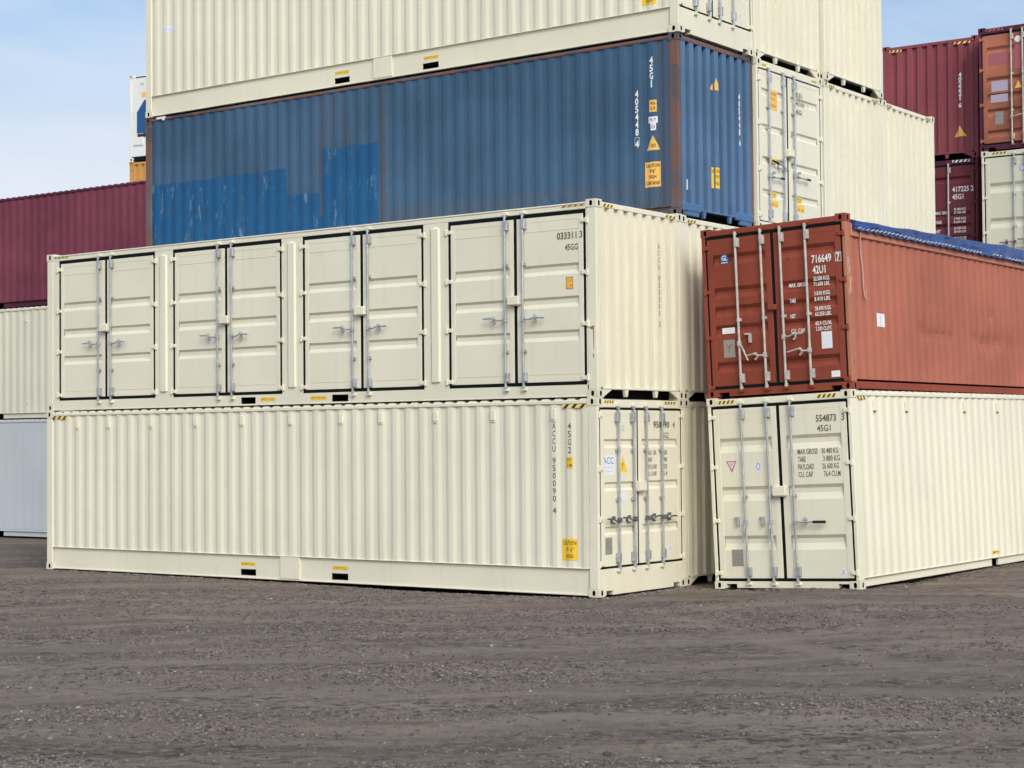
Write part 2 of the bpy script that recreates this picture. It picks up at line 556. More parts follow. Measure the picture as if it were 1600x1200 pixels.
def column_letters(mb, s, h, ztop, pitch, size, w, d=.003, mat=0, mirror=False, bold=0.0):
    z = ztop
    for c in s:
        if c != ' ':
            ww = w * (.35 if c in '1I' else 1)
            letters(mb, c, h - (ww / 2) * (-1 if mirror else 1), z - size, size, d=d, mat=mat, width=ww, mirror=mirror, bold=bold)
            z -= pitch
        else:
            z -= pitch * .55

PITCH, DEEP = .278, .018
def side_depth(h):
    t = abs(((h + .222 + PITCH / 2) % PITCH) - PITCH / 2)
    return 0.0 if t < .036 else (-(t - .036) / .068 * DEEP if t < .104 else -DEEP)
def side_breaks(a, b):
    out = [a]
    k0 = int(math.floor((a + .222) / PITCH)) - 1
    k = k0
    while True:
        c = -.222 + k * PITCH
        if c - .2 > b:
            break
        for o in (-.104, -.036, .036, .104):
            if a + .004 < c + o < b - .004:
                out.append(c + o)
        k += 1
    return out + [b]
def end_depth(h):
    t = abs(((h - W / 2 + .131) % .262) - .131)
    return 0.0 if t < .060 else (-(t - .060) / .014 * .052 if t < .074 else -.052)
def deep_shade_end_depth(h):  # grooves made deeper and steeper so that they shade darker
    t = abs(((h - W / 2 + .131) % .262) - .131)
    return 0.0 if t < .066 else (-(t - .066) / .008 * .085 if t < .074 else -.085)
def end_breaks(a, b):
    out = [a]
    for k in range(-6, 7):
        c = W / 2 + k * .262
        for o in (-.074, -.060, .060, .074):
            if a + .004 < c + o < b - .004:
                out.append(c + o)
    return out + [b]

def draped(mb, poly_fn, h0, h1, breaks, prof, off, mat=0):
    """a flat print laid over corrugations: cut at every fold"""
    bs = [b for b in breaks if h0 < b < h1]
    xs = [h0] + bs + [h1]
    for a, b in zip(xs, xs[1:]):
        for q in poly_fn(a, b):
            mb.poly([(h, z, prof(h) + off) for h, z in q], mat)

def slab_sticker(z0, z1):
    return lambda a, b: [[(a, z0), (b, z0), (b, z1), (a, z1)]]

# ------------------------------------------------------------------ the container
ENDW = W
class Box:
    """one shipping container: an Empty at its front lower corner and its parts as children"""
    def __init__(self, name, label, mat4, paint_key, L=12.192, H=2.896, group='shipping containers in the yard', rail=None, post=None,
                 plate=False, near='corrugated', far='corrugated', end='wall', panel=None, flat_roof=False, sill=.135, end_paint=None, dents=(), cat='container', right_post=None, deep_end=False, grooved=False, open_top=False):
        self.deep_end = deep_end
        self.grooved = grooved
        self.open_top = open_top
        self.root = thing(name, label, cat, group, mat4)
        self.L, self.H, self.p = L, H, paint_key
        self.rail = rail or paint_key
        self.post = post or self.rail
        self.panel = panel or paint_key
        self.endp = end_paint or paint_key
        self.plated = plate
        self.zb = .412 if plate else .160
        self.sill = sill
        R = self.root
        key = (L, H)
        for i, (sx, sy, sz) in enumerate([(a, b, c) for a in (0, 1) for b in (0, 1) for c in (0, 1)]):
            put('corner_casting', lambda sx=sx, sy=sy, sz=sz: self.casting(sx, sy, sz), ['cream_worn' if self.post == 'cream' else self.post, 'dark'], R, key + (i,))
        for sx in (0, 1):
            for sy in (0, 1):
                yw = .066 if (end == 'door' and sx == 0) else .10
                y0, y1 = (.006, yw) if sy == 0 else (W - yw, W - .006)
                x0, x1 = (-.164, -.006) if sx == 0 else (-L + .006, -L + .164)
                def mk(x0=x0, x1=x1, y0=y0, y1=y1):
                    b = MB(lambda h, z, d: (h, d, z)); b.cbox(x0, x1, .118, H - .118, y0, y1, .007); return b
                put('corner_post', mk, [right_post if (right_post and sy) else self.post], R, key + (sx, sy, yw))
        for fm, y, kind in ((face_side, 0, near), (face_far, 1, far)):
            if kind == 'corrugated':
                put('side_panel', lambda fm=fm: self.side(fm, dents), [self.panel], R, key + (y, self.zb, tuple(dents)))
            elif kind == 'smooth':
                put('side_panel', lambda fm=fm: self.smooth(fm), [self.panel], R, key + (y, 'smooth'))
            if kind != 'doors':
                if not open_top:
                    put('top_rail', lambda fm=fm: self.top_rail(fm), [self.rail], R, key + (y, 'top'))
                put('bottom_rail', lambda fm=fm: self.bottom_rail(fm), [self.rail, 'dark'], R, key + (y, plate, grooved, 'bottom'))
        self.flat = flat_roof
        if not open_top:
            put('roof_panel', self.roof, [self.p], R, key + (flat_roof,))
        put('underfloor', self.floor, ['dark'], R, key)
        put('rear_panel', self.rear, [self.p], R, key + ('rear',))
        if end == 'wall':
            put('end_panel', self.wall, [self.endp], R, key + ('wall', deep_end))
            put('end_header', self.wall_header, [self.rail], R, key + ('hdr',))

    def casting(self, sx, sy, sz):
        L, H = self.L, self.H
        z0, z1 = (0, .118) if sz == 0 else (H - .118, H)
        b = MB()
        y0, y1 = (0, .162) if sy == 0 else (W - .162, W)
        x0, x1 = (-.178, 0) if sx == 0 else (-L, -L + .178)
        b.fm = face_end if sx == 0 else (lambda h, z, d: (-L - d, h, z))
        b.ring_hole(y0, y1, z0, z1, 0, .052, .080, .07)
        b.fm = face_side if sy == 0 else face_far
        b.ring_hole(x0, x1, z0, z1, 0, .052, .080, .07)
        b.fm = lambda x, y, z: (x, y, z)
        for z in (z0, z1):
            b.poly([(x0, y0, z), (x1, y0, z), (x1, y1, z), (x0, y1, z)])
        xi = x0 if sx == 0 else x1
        yi = y1 if sy == 0 else y0
        b.poly([(xi, y0, z0), (xi, y1, z0), (xi, y1, z1), (xi, y0, z1)])
        b.poly([(x0, yi, z0), (x1, yi, z0), (x1, yi, z1), (x0, yi, z1)])
        return b
    def side(self, fm, dents):
        L, H = self.L, self.H
        b = MB(fm)
        xs = side_breaks(-L + .16, -.16)
        z0, z1 = self.zb, H - .088
        if dents:
            zs = [z0 + (z1 - z0) * i / 30 for i in range(31)]
        else:
            zs = [z0, z1]
        def dd(h, z):
            d = -.014 + side_depth(h)
            for hx, hz, r, a in dents:
                q = ((h - hx) / r) ** 2 + ((z - hz) / (r * .8)) ** 2
                d -= a * math.exp(-q) * (1.0 if side_depth(h) > -.02 else .35)
            return d
        for a, c in zip(xs, xs[1:]):
            for e, f in zip(zs, zs[1:]):
                b.poly([(a, e, dd(a, e)), (c, e, dd(c, e)), (c, f, dd(c, f)), (a, f, dd(a, f))])
            b.poly([(a, z0, dd(a, z0)), (c, z0, dd(c, z0)), (c, z0, -.06), (a, z0, -.06)])
        return b
    def smooth(self, fm):
        L, H = self.L, self.H
        b = MB(fm)
        x0, x1 = -L + .16, -.16
        n = int((x1 - x0) / .34)
        for i in range(n):
            a, c = x0 + (x1 - x0) * i / n, x0 + (x1 - x0) * (i + 1) / n
            b.box(a + .004, c - .004, self.zb + .04, H - .11, -.05, -.016)
        b.poly([(x0, self.zb, -.022), (x1, self.zb, -.022), (x1, H - .08, -.022), (x0, H - .08, -.022)])
        return b
    def top_rail(self, fm):
        b = MB(fm)
        b.cbox(-self.L + .178, -.178, self.H - .090, self.H - .034, -.066, -.003, .008)
        return b
    def bottom_rail(self, fm):
        L = self.L
        b = MB(fm)
        x0, x1 = -L + .178, -.178
        if self.plated:
            holes = [(-7.255, -6.895, .062, .168), (-5.205, -4.85, .062, .168)]
            b.plate(x0, x1, .035, .404, -.044, holes, .35)
            b.cbox(x0, x1, .014, .035, -.10, -.020, .004)
            b.cbox(x0, x1, .404, .414, -.06, -.004, .003)
            b.cbox(-6.315, -5.875, .036, .403, -.043, -.010, .006)
        else:
            a, c = -6.9, -6.55
            if self.grooved:
                b.cbox(x0, x1, .022, .128, -.12, -.020, .006)
                b.poly([(x0, .128, -.11), (x1, .128, -.11), (x1, .20, -.11), (x0, .20, -.11)], 1)  # black strip paints a shadow line under the side panel
            for q0, q1 in () if self.grooved else ((x0, -7.6), (-7.28, -5.315), (-5.02, x1)) if L > 7 else ((x0, x1),):
                b.cbox(q0, q1, .022, .150, -.10, -.048, .006)
            if not self.grooved:
                b.cbox(x0, x1, .150, .162, -.07, -.008, .003)
            b.poly([(x0, .03, -.3), (x1, .03, -.3), (x1, .15, -.3), (x0, .15, -.3)], 1)
        return b
    def roof(self):
        L, H = self.L, self.H
        b = MB(lambda x, y, z: (x, y, z))
        n = int(L / .232)
        xs, p = [], (L - .34) / n
        for i in range(n):
            a = -L + .17 + i * p
            xs += [(a, 0), (a + p * .30, 0), (a + p * .45, 1), (a + p * .85, 1)]
        xs.append((-.17, 0))
        for (a, u), (c, w2) in zip(xs, xs[1:]):
            k = .0 if self.flat else .024
            za, zc = H - .033 + k * u, H - .033 + k * w2
            b.poly([(a, .02, za), (c, .02, zc), (c, W - .02, zc), (a, W - .02, za)])
            for y in (.02, W - .02):
                b.poly([(a, y, H - .06), (c, y, H - .06), (c, y, zc), (a, y, za)])
        return b
    def floor(self):
        b = MB(lambda x, y, z: (x, y, z))
        L = self.L
        b.box(-L + .07, -.07, .105, W - .105, .13, .17)
        b.box(-L + .05, -L + .1, .1, W - .1, .02, .13)
        b.box(-.26, -.22, .1, W - .1, .012, .13)  # dark plate added to paint the depth shade of the end opening
        b.box(-.30, -.02, .1, W - .1, .120, .13)
        return b
    def rear(self):
        b = MB(lambda h, z, d: (-self.L - d, h, z))
        xs = end_breaks(.1, W - .1)
        for a, c in zip(xs, xs[1:]):
            b.poly([(a, .02, end_depth(a) - .012), (c, .02, end_depth(c) - .012), (c, self.H - .03, end_depth(c) - .012), (a, self.H - .03, end_depth(a) - .012)])
        return b
    def wall(self):
        H = self.H
        b = MB(face_end)
        xs = end_breaks(.098, W - .098)
        end_depth = globals()['end_depth']
        if self.deep_end:
            end_depth = deep_shade_end_depth
            xs = sorted({round(v, 4) for v in [.098, W - .098] + [W / 2 + k * .262 + o for k in range(-5, 6) for o in (-.074, -.066, .066, .074)] if .098 <= v <= W - .098})
        z0, z1 = .150, H - .105
        for a, c in zip(xs, xs[1:]):
            b.poly([(a, z0, end_depth(a) - .010), (c, z0, end_depth(c) - .010), (c, z1, end_depth(c) - .010), (a, z1, end_depth(a) - .010)])
        b.cbox(.162, W - .162, .120, .150, -.10, -.004, .004)
        for s in (0, 1):
            f = (lambda y: y) if s == 0 else (lambda y: W - y)
            b.prism([(f(.162), .005), (f(.165), .118), (f(.40), .118)][::(1 if s == 0 else -1)], -.05, -.012)
            t = f(.80)
            b.prism([(t - .055, .118), (t - .022, .015), (t + .022, .015), (t + .055, .118)], -.06, -.014)
        return b
    def wall_header(self):
        b = MB(face_end)
        b.cbox(.162, W - .162, self.H - .112, self.H - .034, -.07, -.003, .008)
        return b

    # ---------------------------------------------------------- door end and door leaves
    def add(self, name, mb, mats, parent=None, key=None, label=None):
        o = put(name, mb, mats, parent or self.root, key)
        if label:
            o['label'] = label
        if name == 'weight_table':
            o['kind'] = 'stuff'
        return o
    def leaf(self, fm, h0, h1, z0, z1, grooves, paint_key, face=-.012, seams=(), gd=.034, gh=(.045, .12, .19), margin=.10, gasket=.026, gk=(1, 1, 1, 1)):
        b = MB(fm)
        a, c = h0 + margin, h1 - margin
        crest, deep = face - .004, face - .004 - gd
        pr = [(z1 - .02, crest)]
        for g in sorted(grooves, reverse=True):
            pr += [(g, crest), (g - gh[0], deep), (g - gh[1], deep), (g - gh[2], crest)]
        pr.append((z0 + .02, crest))
        for (p, e), (q, f) in zip(pr, pr[1:]):
            b.poly([(a, p, e), (a, q, f), (c, q, f), (c, p, e)])
        for g in grooves:
            for hh in (a, c):
                b.poly([(hh, g, crest), (hh, g - gh[0], deep), (hh, g - gh[1], deep), (hh, g - gh[2], crest)])
        for p, q in ((h0, a), (c, h1)):
            b.cbox(p, q, z0, z1, face - .05, face, .005)
        b.box(a, c, z1 - .07, z1, face - .05, face - .001)
        b.box(a, c, z0, z0 + .06, face - .05, face - .001)
        for s in seams:
            b.box(a, c, s - .004, s + .004, crest - .002, crest + .004)
        o = self.add('door', b, [paint_key])
        g = MB(fm)
        w, dk = gasket, face - .004
        l, r, t, bt = gk
        g.box(h0 - w * l, h0, z0 - w * bt, z1 + w * t, face - .06, dk)
        g.box(h1, h1 + w * r, z0 - w * bt, z1 + w * t, face - .06, dk)
        g.box(h0, h1, z1, z1 + w * t, face - .06, dk)
        g.box(h0, h1, z0 - w * bt, z0, face - .06, dk)
        self.add('door_gasket', g, ['gasket'], o)
        return o
    def hinges(self, fm, leaf, hedge, sgn, zs, key, face=-.012, size=.056):
        """sgn = +1 when the leaf lies towards +h from the gap"""
        for z in zs:
            b = MB(fm)
            a, c = sorted((hedge - sgn * size * .75, hedge + sgn * size * 1.1))
            b.cbox(a, c, z - .030, z + .030, face - .02, face + .022, .006)
            b.cbox(*sorted((hedge - sgn * size * 1.0, hedge - sgn * size * .35)), z - .048, z + .048, face - .02, face + .030, .006)
            self.add('hinge', b, [key], leaf)
    def rod(self, fm, leaf, h, z0, z1, key, guides, body, side=1, face=-.012, r=.017):
        d = face + .046
        b = MB(fm)
        b.tube([(h, z0, d), (h, z1, d)], r, 10)
        for z, s in ((z0, 1), (z1, -1)):
            b.cbox(h - .022, h + .022, *sorted((z, z + s * .05)), face + .012, d + .012, .004)
            b.cbox(*sorted((h - side * .012, h + side * .052)), *sorted((z + s * .10, z + s * .24)), face, d + .024, .005)
        for z in guides:
            b.cbox(h - .040, h + .040, z - .022, z + .022, face, face + .028, .004)
            b.tube([(h, z - .026, d), (h, z + .026, d)], r + .008, 10)
        self.add('lock_rod', b, [key], leaf)
        for z, s in ((z0, -1), (z1, 1)):
            k = MB(fm)
            k.cbox(h - .040, h + .040, *sorted((z - s * .012, z + s * .036)), face - .004, face + .05, .005)
            self.add('rod_keeper', k, [body], leaf)
    def handle(self, fm, leaf, h, z, pts, key, catch=None, grip=None, face=-.012, r=.0125):
        d = face + .062
        tilt = random.uniform(-.05, .05)
        pts = [(a, c + a * tilt, e) for a, c, e in pts]
        b = MB(fm)
        b.cbox(h - .026, h + .026, z - .036, z + .036, face + .02, face + .078, .005)
        path = [(h + a, z + c, d + e) for a, c, e in pts]
        b.tube([(h, z, d)] + path, r, 8)
        mats = [key, 'grip']
        if grip:
            q, p = Vector(path[-1]), Vector(path[-2])
            t = (q - p).normalized()
            b.tube([tuple(q - t * grip), tuple(q + t * .01)], r + .008, 8, 1)
        self.add('door_handle', b, mats, leaf)
        if catch:
            a, c = catch
            k = MB(fm)
            k.cbox(h + a - .014, h + a + .014, z + c - .036, z + c + .036, face - .01, face + .026, .004)
            k.cbox(h + a - .012, h + a + .012, z + c + .016, z + c + .062, face + .024, face + .080, .004)
            k.cbox(h + a - .010, h + a + .010, z + c - .058, z + c - .030, face + .024, face + .080, .004)
            self.add('handle_catch', k, [key], leaf)
    def lock_box(self, fm, leaf, h0, h1, z0, z1, key, face=-.012):
        b = MB(fm)
        b.cbox(h0, h1, z0 + .012, z1, face - .004, face + .085, .008)
        b.box(h0 + .02, h1 - .02, z0, z0 + .012, face - .004, face + .06)
        self.add('lock_box', b, [key], leaf)
    def door_end(self, grooves, header=.145, hinge_z=(.22, 1.03, 1.84, 2.62), key=None, pockets=True, seams=(), gh=(.045, .12, .19), split=W / 2 - .02, gtop=.034, gd=.034, cgap=.026):
        H, key = self.H, key or self.endp
        zs, zt = self.sill, H - header
        b = MB(face_end)
        b.cbox(.162, W - .162, zt, H - .028, -.11, -.003, .008)
        b.box(.066, .162, zt, H - .119, -.11, -.004)
        b.box(W - .162, W - .066, zt, H - .119, -.11, -.004)
        self.add('door_header', b, [self.rail])
        b = MB(face_end)
        if pockets:
            for a, c in ((.205, .385), (2.085, 2.262)):
                pass
            for a, c in ((.162, .205), (.385, 2.085), (2.262, W - .162)):
                b.box(a, c, .016, .078, -.12, -.006)
            b.box(.162, W - .162, .078, zs, -.12, -.006)
            b.box(.162, W - .162, .014, .120, -.16, -.13, 1)  # dark plate close behind the notches, painting in their shade
        else:
            b.cbox(.162, W - .162, .016, zs, -.12, -.006, .006)
        b.box(.066, .162, .119, zs + .0005, -.12, -.0075)
        b.box(W - .162, W - .066, .119, zs + .0005, -.12, -.0075)
        self.add('door_sill', b, [self.rail, 'dark'])
        g = gtop
        y0, y1 = .066 + .030, W - .066 - .030
        lv = []
        for a, c, gk in ((y0, split - cgap, (1.1, cgap / .026, g / .026, g / .026)), (split + cgap, y1, (cgap / .026, 1.1, g / .026, g / .026))):
            lv.append(self.leaf(face_end, a, c, zs + g, zt - g, grooves, key, seams=seams, gh=gh, gd=gd, gk=gk))
        self.hinges(face_end, lv[0], .076, 1, hinge_z, key)
        self.hinges(face_end, lv[1], W - .076, -1, hinge_z, key)
        self.z_rod = (zs - .02, zt + .03)
        return lv

    # ---------------------------------------------------------- marks
    def hazard(self, fm, h0, h1, z0, z1, d=.0, n=4, parent=None, key='hazard_yellow', dark='ink'):
        b = MB(fm)
        b.poly([(h0, z0, d + .0015), (h1, z0, d + .0015), (h1, z1, d + .0015), (h0, z1, d + .0015)], 0)
        p = (h1 - h0) / n
        for i in range(n):
            a = h0 + i * p + .08 * p
            b.poly([(a, z0 + .002, d + .003), (a + .42 * p, z0 + .002, d + .003), (min(h1, a + .82 * p), z1 - .002, d + .003), (min(h1, a + .82 * p) - .42 * p, z1 - .002, d + .003)], 1)
        return self.add('hazard_stripe', b, [key, dark], parent)
    def sticker(self, name, fm, h0, h1, z0, z1, d, mats, lines=(), parent=None, tri=False, mirror=False, border=False):
        """a flat label with its print; lines = (text, left, baseline, height, material, width)"""
        b = MB(fm)
        D = d + .002
        if tri:
            b.poly([(h0, z0, D), (h1, z0, D), ((h0 + h1) / 2, z1, D)], 0)
        else:
            b.poly([(h0, z0, D), (h1, z0, D), (h1, z1, D), (h0, z1, D)], 0)
        if border:
            e = .012
            for q in ((h0, h1, z0, z0 + e), (h0, h1, z1 - e, z1), (h0, h0 + e, z0, z1), (h1 - e, h1, z0, z1)):
                b.poly([(q[0], q[2], D + .001), (q[1], q[2], D + .001), (q[1], q[3], D + .001), (q[0], q[3], D + .001)], 1)
        for t in lines:
            letters(b, t[0], t[1], t[2], t[3], d=D + .001, mat=t[4], width=t[5], mirror=mirror)
        return self.add(name, b, mats, parent)

def frame_a(u=0.0, v=0.0, w=0.0, yaw=0.0):
    """stack frame of the front rows: x towards the right-hand ends, y backwards"""
    X = Vector((.80638, -.59139, 0)); Y = Vector((.59139, .80638, 0)); Z = Vector((0, 0, 1))
    o = Vector((1.2297, 26.2912, 0)) - X * u + Y * v + Z * w
    m = Matrix(((X.x, Y.x, 0, o.x), (X.y, Y.y, 0, o.y), (0, 0, 1, o.z), (0, 0, 0, 1)))
    return m @ Matrix.Rotation(yaw, 4, 'Z')
def frame_r(o, R):
    """R columns: right along the door face, back along the side, up"""
    u, v, w = (Vector((R[0][k], R[1][k], R[2][k])) for k in range(3))
    X, Y, Z = -v, u, w
    return Matrix(((X.x, Y.x, Z.x, o[0]), (X.y, Y.y, Z.y, o[1]), (X.z, Y.z, Z.z, o[2]), (0, 0, 0, 1)))
def yaw_frame(o, deg, roll=0.0):
    a = math.radians(deg)
    u = Vector((math.cos(a) * math.cos(roll), math.sin(a) * math.cos(roll), math.sin(roll)))
    w = Vector((-math.sin(roll) * math.cos(a), -math.sin(roll) * math.sin(a), math.cos(roll)))
    v = w.cross(u)
    return frame_r(o, [[u.x, v.x, w.x], [u.y, v.y, w.y], [u.z, v.z, w.z]])

H, S, L = 2.896, 2.591, 12.192
G = W + .035
GA = 'cream shipping containers in the front rows'

# ------------------------------------------------------------------ ground
rng = np.random.default_rng(11)
LAT = rng.random((8, 256, 256))
def vnoise(x, y, k=0):
    xi, yi = np.floor(x).astype(int), np.floor(y).astype(int)
    fx, fy = x - xi, y - yi
    fx, fy = fx * fx * (3 - 2 * fx), fy * fy * (3 - 2 * fy)
    g = LAT[k]
    a, b = g[xi % 256, yi % 256], g[(xi + 1) % 256, yi % 256]
    c, d = g[xi % 256, (yi + 1) % 256], g[(xi + 1) % 256, (yi + 1) % 256]
    return (a * (1 - fx) + b * fx) * (1 - fy) + (c * (1 - fx) + d * fx) * fy - .5
def fbm(x, y, o=4, k=0):
    s, a = 0, 1.0
    for i in range(o):
        s = s + a * vnoise(x * 2 ** i + 17.3 * i, y * 2 ** i + 9.1 * i, (k + i) % 8)
        a *= .5
    return s
CTRL = [(-8.6, 33.5, -.014), (-3.7, 29.9, -.016), (1.23, 26.29, -.012), (2.67, 28.25, -.012), (3.06, 27.69, -.016), (5.0, 26.24, .074), (12.27, 35.93, .124),
        (10.33, 37.38, .033), (8.6, 31.1, .10), (-7.2, 35.5, -.02), (-13.2, 47.3, -.125), (-8.0, 43.5, -.10), (9.1, 44.2, .15), (13.0, 41.0, .16), (8.0, 36.0, .0), (20, 36, .2),
        (0, 20, -.02), (-8, 22, -.06), (7, 20, .06), (0, 10, 0), (-14, 12, 0), (14, 12, .08), (-20, 40, -.12), (0, 0, 0), (5, 55, .1), (-20, 60, 0), (-30, 20, 0), (30, 20, .2)]
RUTS = [([(3.1, 22.2), (3.68, 21.55), (4.29, 20.46), (4.55, 18.6), (4.76, 17.0), (4.9, 15.5)], .09, .035),
        ([(-6, 17.4), (-2.54, 17.9), (-.28, 18.21), (1.29, 18.78), (3.93, 18.9), (7, 19.4)], .07, .022),
        ([(-6, 15.2), (-4.5, 15.6), (-2.26, 15.9), (-.25, 16.25), (1.5, 16.5)], .08, .022),
        ([(-9, 24.3), (-6.63, 24.1), (-4.7, 24.1), (-2, 24.4), (1.5, 24.6)], .10, .018),
        ([(-3, 14.3), (-1.27, 14.7), (.17, 14.5), (2.2, 14.9), (4.6, 15.2)], .07, .022),
        ([(.5, 13.4), (1.6, 13.2), (3.6, 13.6)], .07, .022)]
TYRES = [[(10, 15.6), (5.6, 17.6), (3.9, 20.2), (3.3, 22.6), (2.2, 25.2)], [(-10, 21.4), (-5, 19.6), (-.5, 19.0), (4, 20.2), (9, 23.5)],
         [(-8, 14.4), (-3.5, 15.6), (.5, 15.9), (4.5, 14.9), (8, 13.0)], [(-9, 27.5), (-4, 25.0), (1, 23.4), (7, 22.4), (11, 22.2)]]
def smooth_path(p, k=24):
    out = []
    q = [p[0]] + p + [p[-1]]
    for i in range(1, len(q) - 2):
        for t in np.linspace(0, 1, k, endpoint=False):
            a, b, c2, d = (np.array(q[i + j]) for j in (-1, 0, 1, 2))
            out.append(.5 * (2 * b + (c2 - a) * t + (2 * a - 5 * b + 4 * c2 - d) * t ** 2 + (3 * b - a - 3 * c2 + d) * t ** 3))
    return np.array(out)
def compaction(x, y):
    out = np.zeros_like(x)
    for path in TYRES:
        P0 = smooth_path(path)
        m = (x > -11) & (x < 11) & (y > 11) & (y < 30)
        xm, ym = x[m], y[m]
        bd = np.full(xm.shape, 9e9); bs = np.zeros(xm.shape)
        for (ax, ay), (bx, by) in zip(P0, P0[1:]):
            ll = math.hypot(bx - ax, by - ay)
            t = np.clip(((xm - ax) * (bx - ax) + (ym - ay) * (by - ay)) / ll ** 2, 0, 1)
            dx, dy = xm - ax - t * (bx - ax), ym - ay - t * (by - ay)
            d = np.hypot(dx, dy)
            sg = np.sign((bx - ax) * dy - (by - ay) * dx)
            k = d < bd
            bd[k] = d[k]; bs[k] = (d * sg)[k]
        e = np.abs(np.abs(bs + .12 * fbm(xm * .6, ym * .6, 2, 3)) - .95)
        w = np.exp(-(e / .23) ** 4) * np.clip(.75 + 1.1 * fbm(xm * .5, ym * .8, 2, 5), 0, 1)
        out[m] = np.maximum(out[m], w)
    return out
def ground_z(x, y, detail=True):
    num = np.zeros_like(x); den = np.zeros_like(x)
    for cx, cy, cz in CTRL:
        w = 1.0 / (((x - cx) ** 2 + (y - cy) ** 2) + .35) ** 1.7
        num += w * cz; den += w
    z = num / den
    # hollow along the middle of the front container
    u = -((x - 1.2297) * .80638 + (y - 26.2912) * -.59139)
    v = (x - 1.2297) * .59139 + (y - 26.2912) * .80638
    z -= .05 * np.exp(-((u - 3.0) / 2.2) ** 2) * np.exp(-((v - .3) / .9) ** 2)
    z -= .03 * np.exp(-((u - 6.0) / 5.0) ** 2) * np.exp(-((v - 1.3) / 1.0) ** 2)
    if detail:
        near = np.exp(-np.maximum(0, np.abs(x) - 14) / 6) * np.exp(-np.maximum(0, y - 40) / 8)
        calm = 1 - .8 * np.exp(-(np.maximum(0, np.maximum(-u - .1, u - 12.4)) / .3) ** 2 - (np.maximum(0, np.maximum(-v - .1, v - 4)) / .35) ** 2)
        z += near * calm * (.028 * fbm(x * .35, y * 1.5, 4, 1) + .020 * fbm(x * 2.2, y * 3.2, 3, 3) + (.35 + np.clip(.2 + 2.4 * fbm(x * .32, y * 1.1, 3, 4), 0, 1.3)) * (.030 * np.abs(fbm(x * 5.5, y * 6.5, 3, 5)) + .020 * fbm(x * 11, y * 11, 1, 7)))
        cp = compaction(x, y)
        z -= .012 * cp
        for pts, wd, dp in RUTS:
            best = np.full_like(x, 9e9)
            for (ax, ay), (bx, by) in zip(pts, pts[1:]):
                t = np.clip(((x - ax) * (bx - ax) + (y - ay) * (by - ay)) / ((bx - ax) ** 2 + (by - ay) ** 2), 0, 1)
                best = np.minimum(best, (x - ax - t * (bx - ax)) ** 2 + (y - ay - t * (by - ay)) ** 2)
            dd = np.sqrt(best) + .10 * fbm(x * 1.4, y * 1.4, 2, 6)
            gate = np.clip(.6 + 1.4 * fbm(x * .9, y * .9, 2, 2), 0, 1.3)
            z += gate * (-dp * np.exp(-(dd / wd) ** 2) + dp * .55 * np.exp(-((np.abs(dd) - wd * 2.2) / (wd * 1.1)) ** 2))
    return z
def graded(a, b, step, far):
    inner = list(np.arange(a, b + 1e-6, step))
    lo, s, x = [], step, a
    while x > -far:
        s *= 1.28; x -= s; lo.append(x)
    hi, s, x = [], step, inner[-1]
    while x < far:
        s *= 1.28; x += s; hi.append(x)
    return np.array(lo[::-1] + inner + hi)
gx, gy = graded(-9.5, 9.5, .042, 900), graded(11.6, 33.0, .042, 900)
GX, GY = np.meshgrid(gx, gy, indexing='ij')
GZ = ground_z(GX.ravel(), GY.ravel())
nx, ny = len(gx), len(gy)
idx = np.arange(nx * ny).reshape(nx, ny)
quads = np.stack([idx[:-1, :-1], idx[1:, :-1], idx[1:, 1:], idx[:-1, 1:]], -1).reshape(-1, 4)
gm = bpy.data.meshes.new('ground')
gm.vertices.add(nx * ny)
gm.vertices.foreach_set('co', np.stack([GX.ravel(), GY.ravel(), GZ], -1).astype(np.float32).ravel())
gm.loops.add(quads.size)
gm.loops.foreach_set('vertex_index', quads.astype(np.int32).ravel())
gm.polygons.add(len(quads))
gm.polygons.foreach_set('loop_start', np.arange(0, quads.size, 4, dtype=np.int32))
gm.polygons.foreach_set('loop_total', np.full(len(quads), 4, dtype=np.int32))
gm.polygons.foreach_set('use_smooth', np.ones(len(quads), dtype=bool))
gm.update(calc_edges=True)
gat = gm.attributes.new('compaction', 'FLOAT', 'POINT')
gat.data.foreach_set('value', compaction(GX.ravel(), GY.ravel()).astype(np.float32))
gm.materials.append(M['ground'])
ground = bpy.data.objects.new('ground', gm)
COL.objects.link(ground)
ground['kind'] = 'structure'

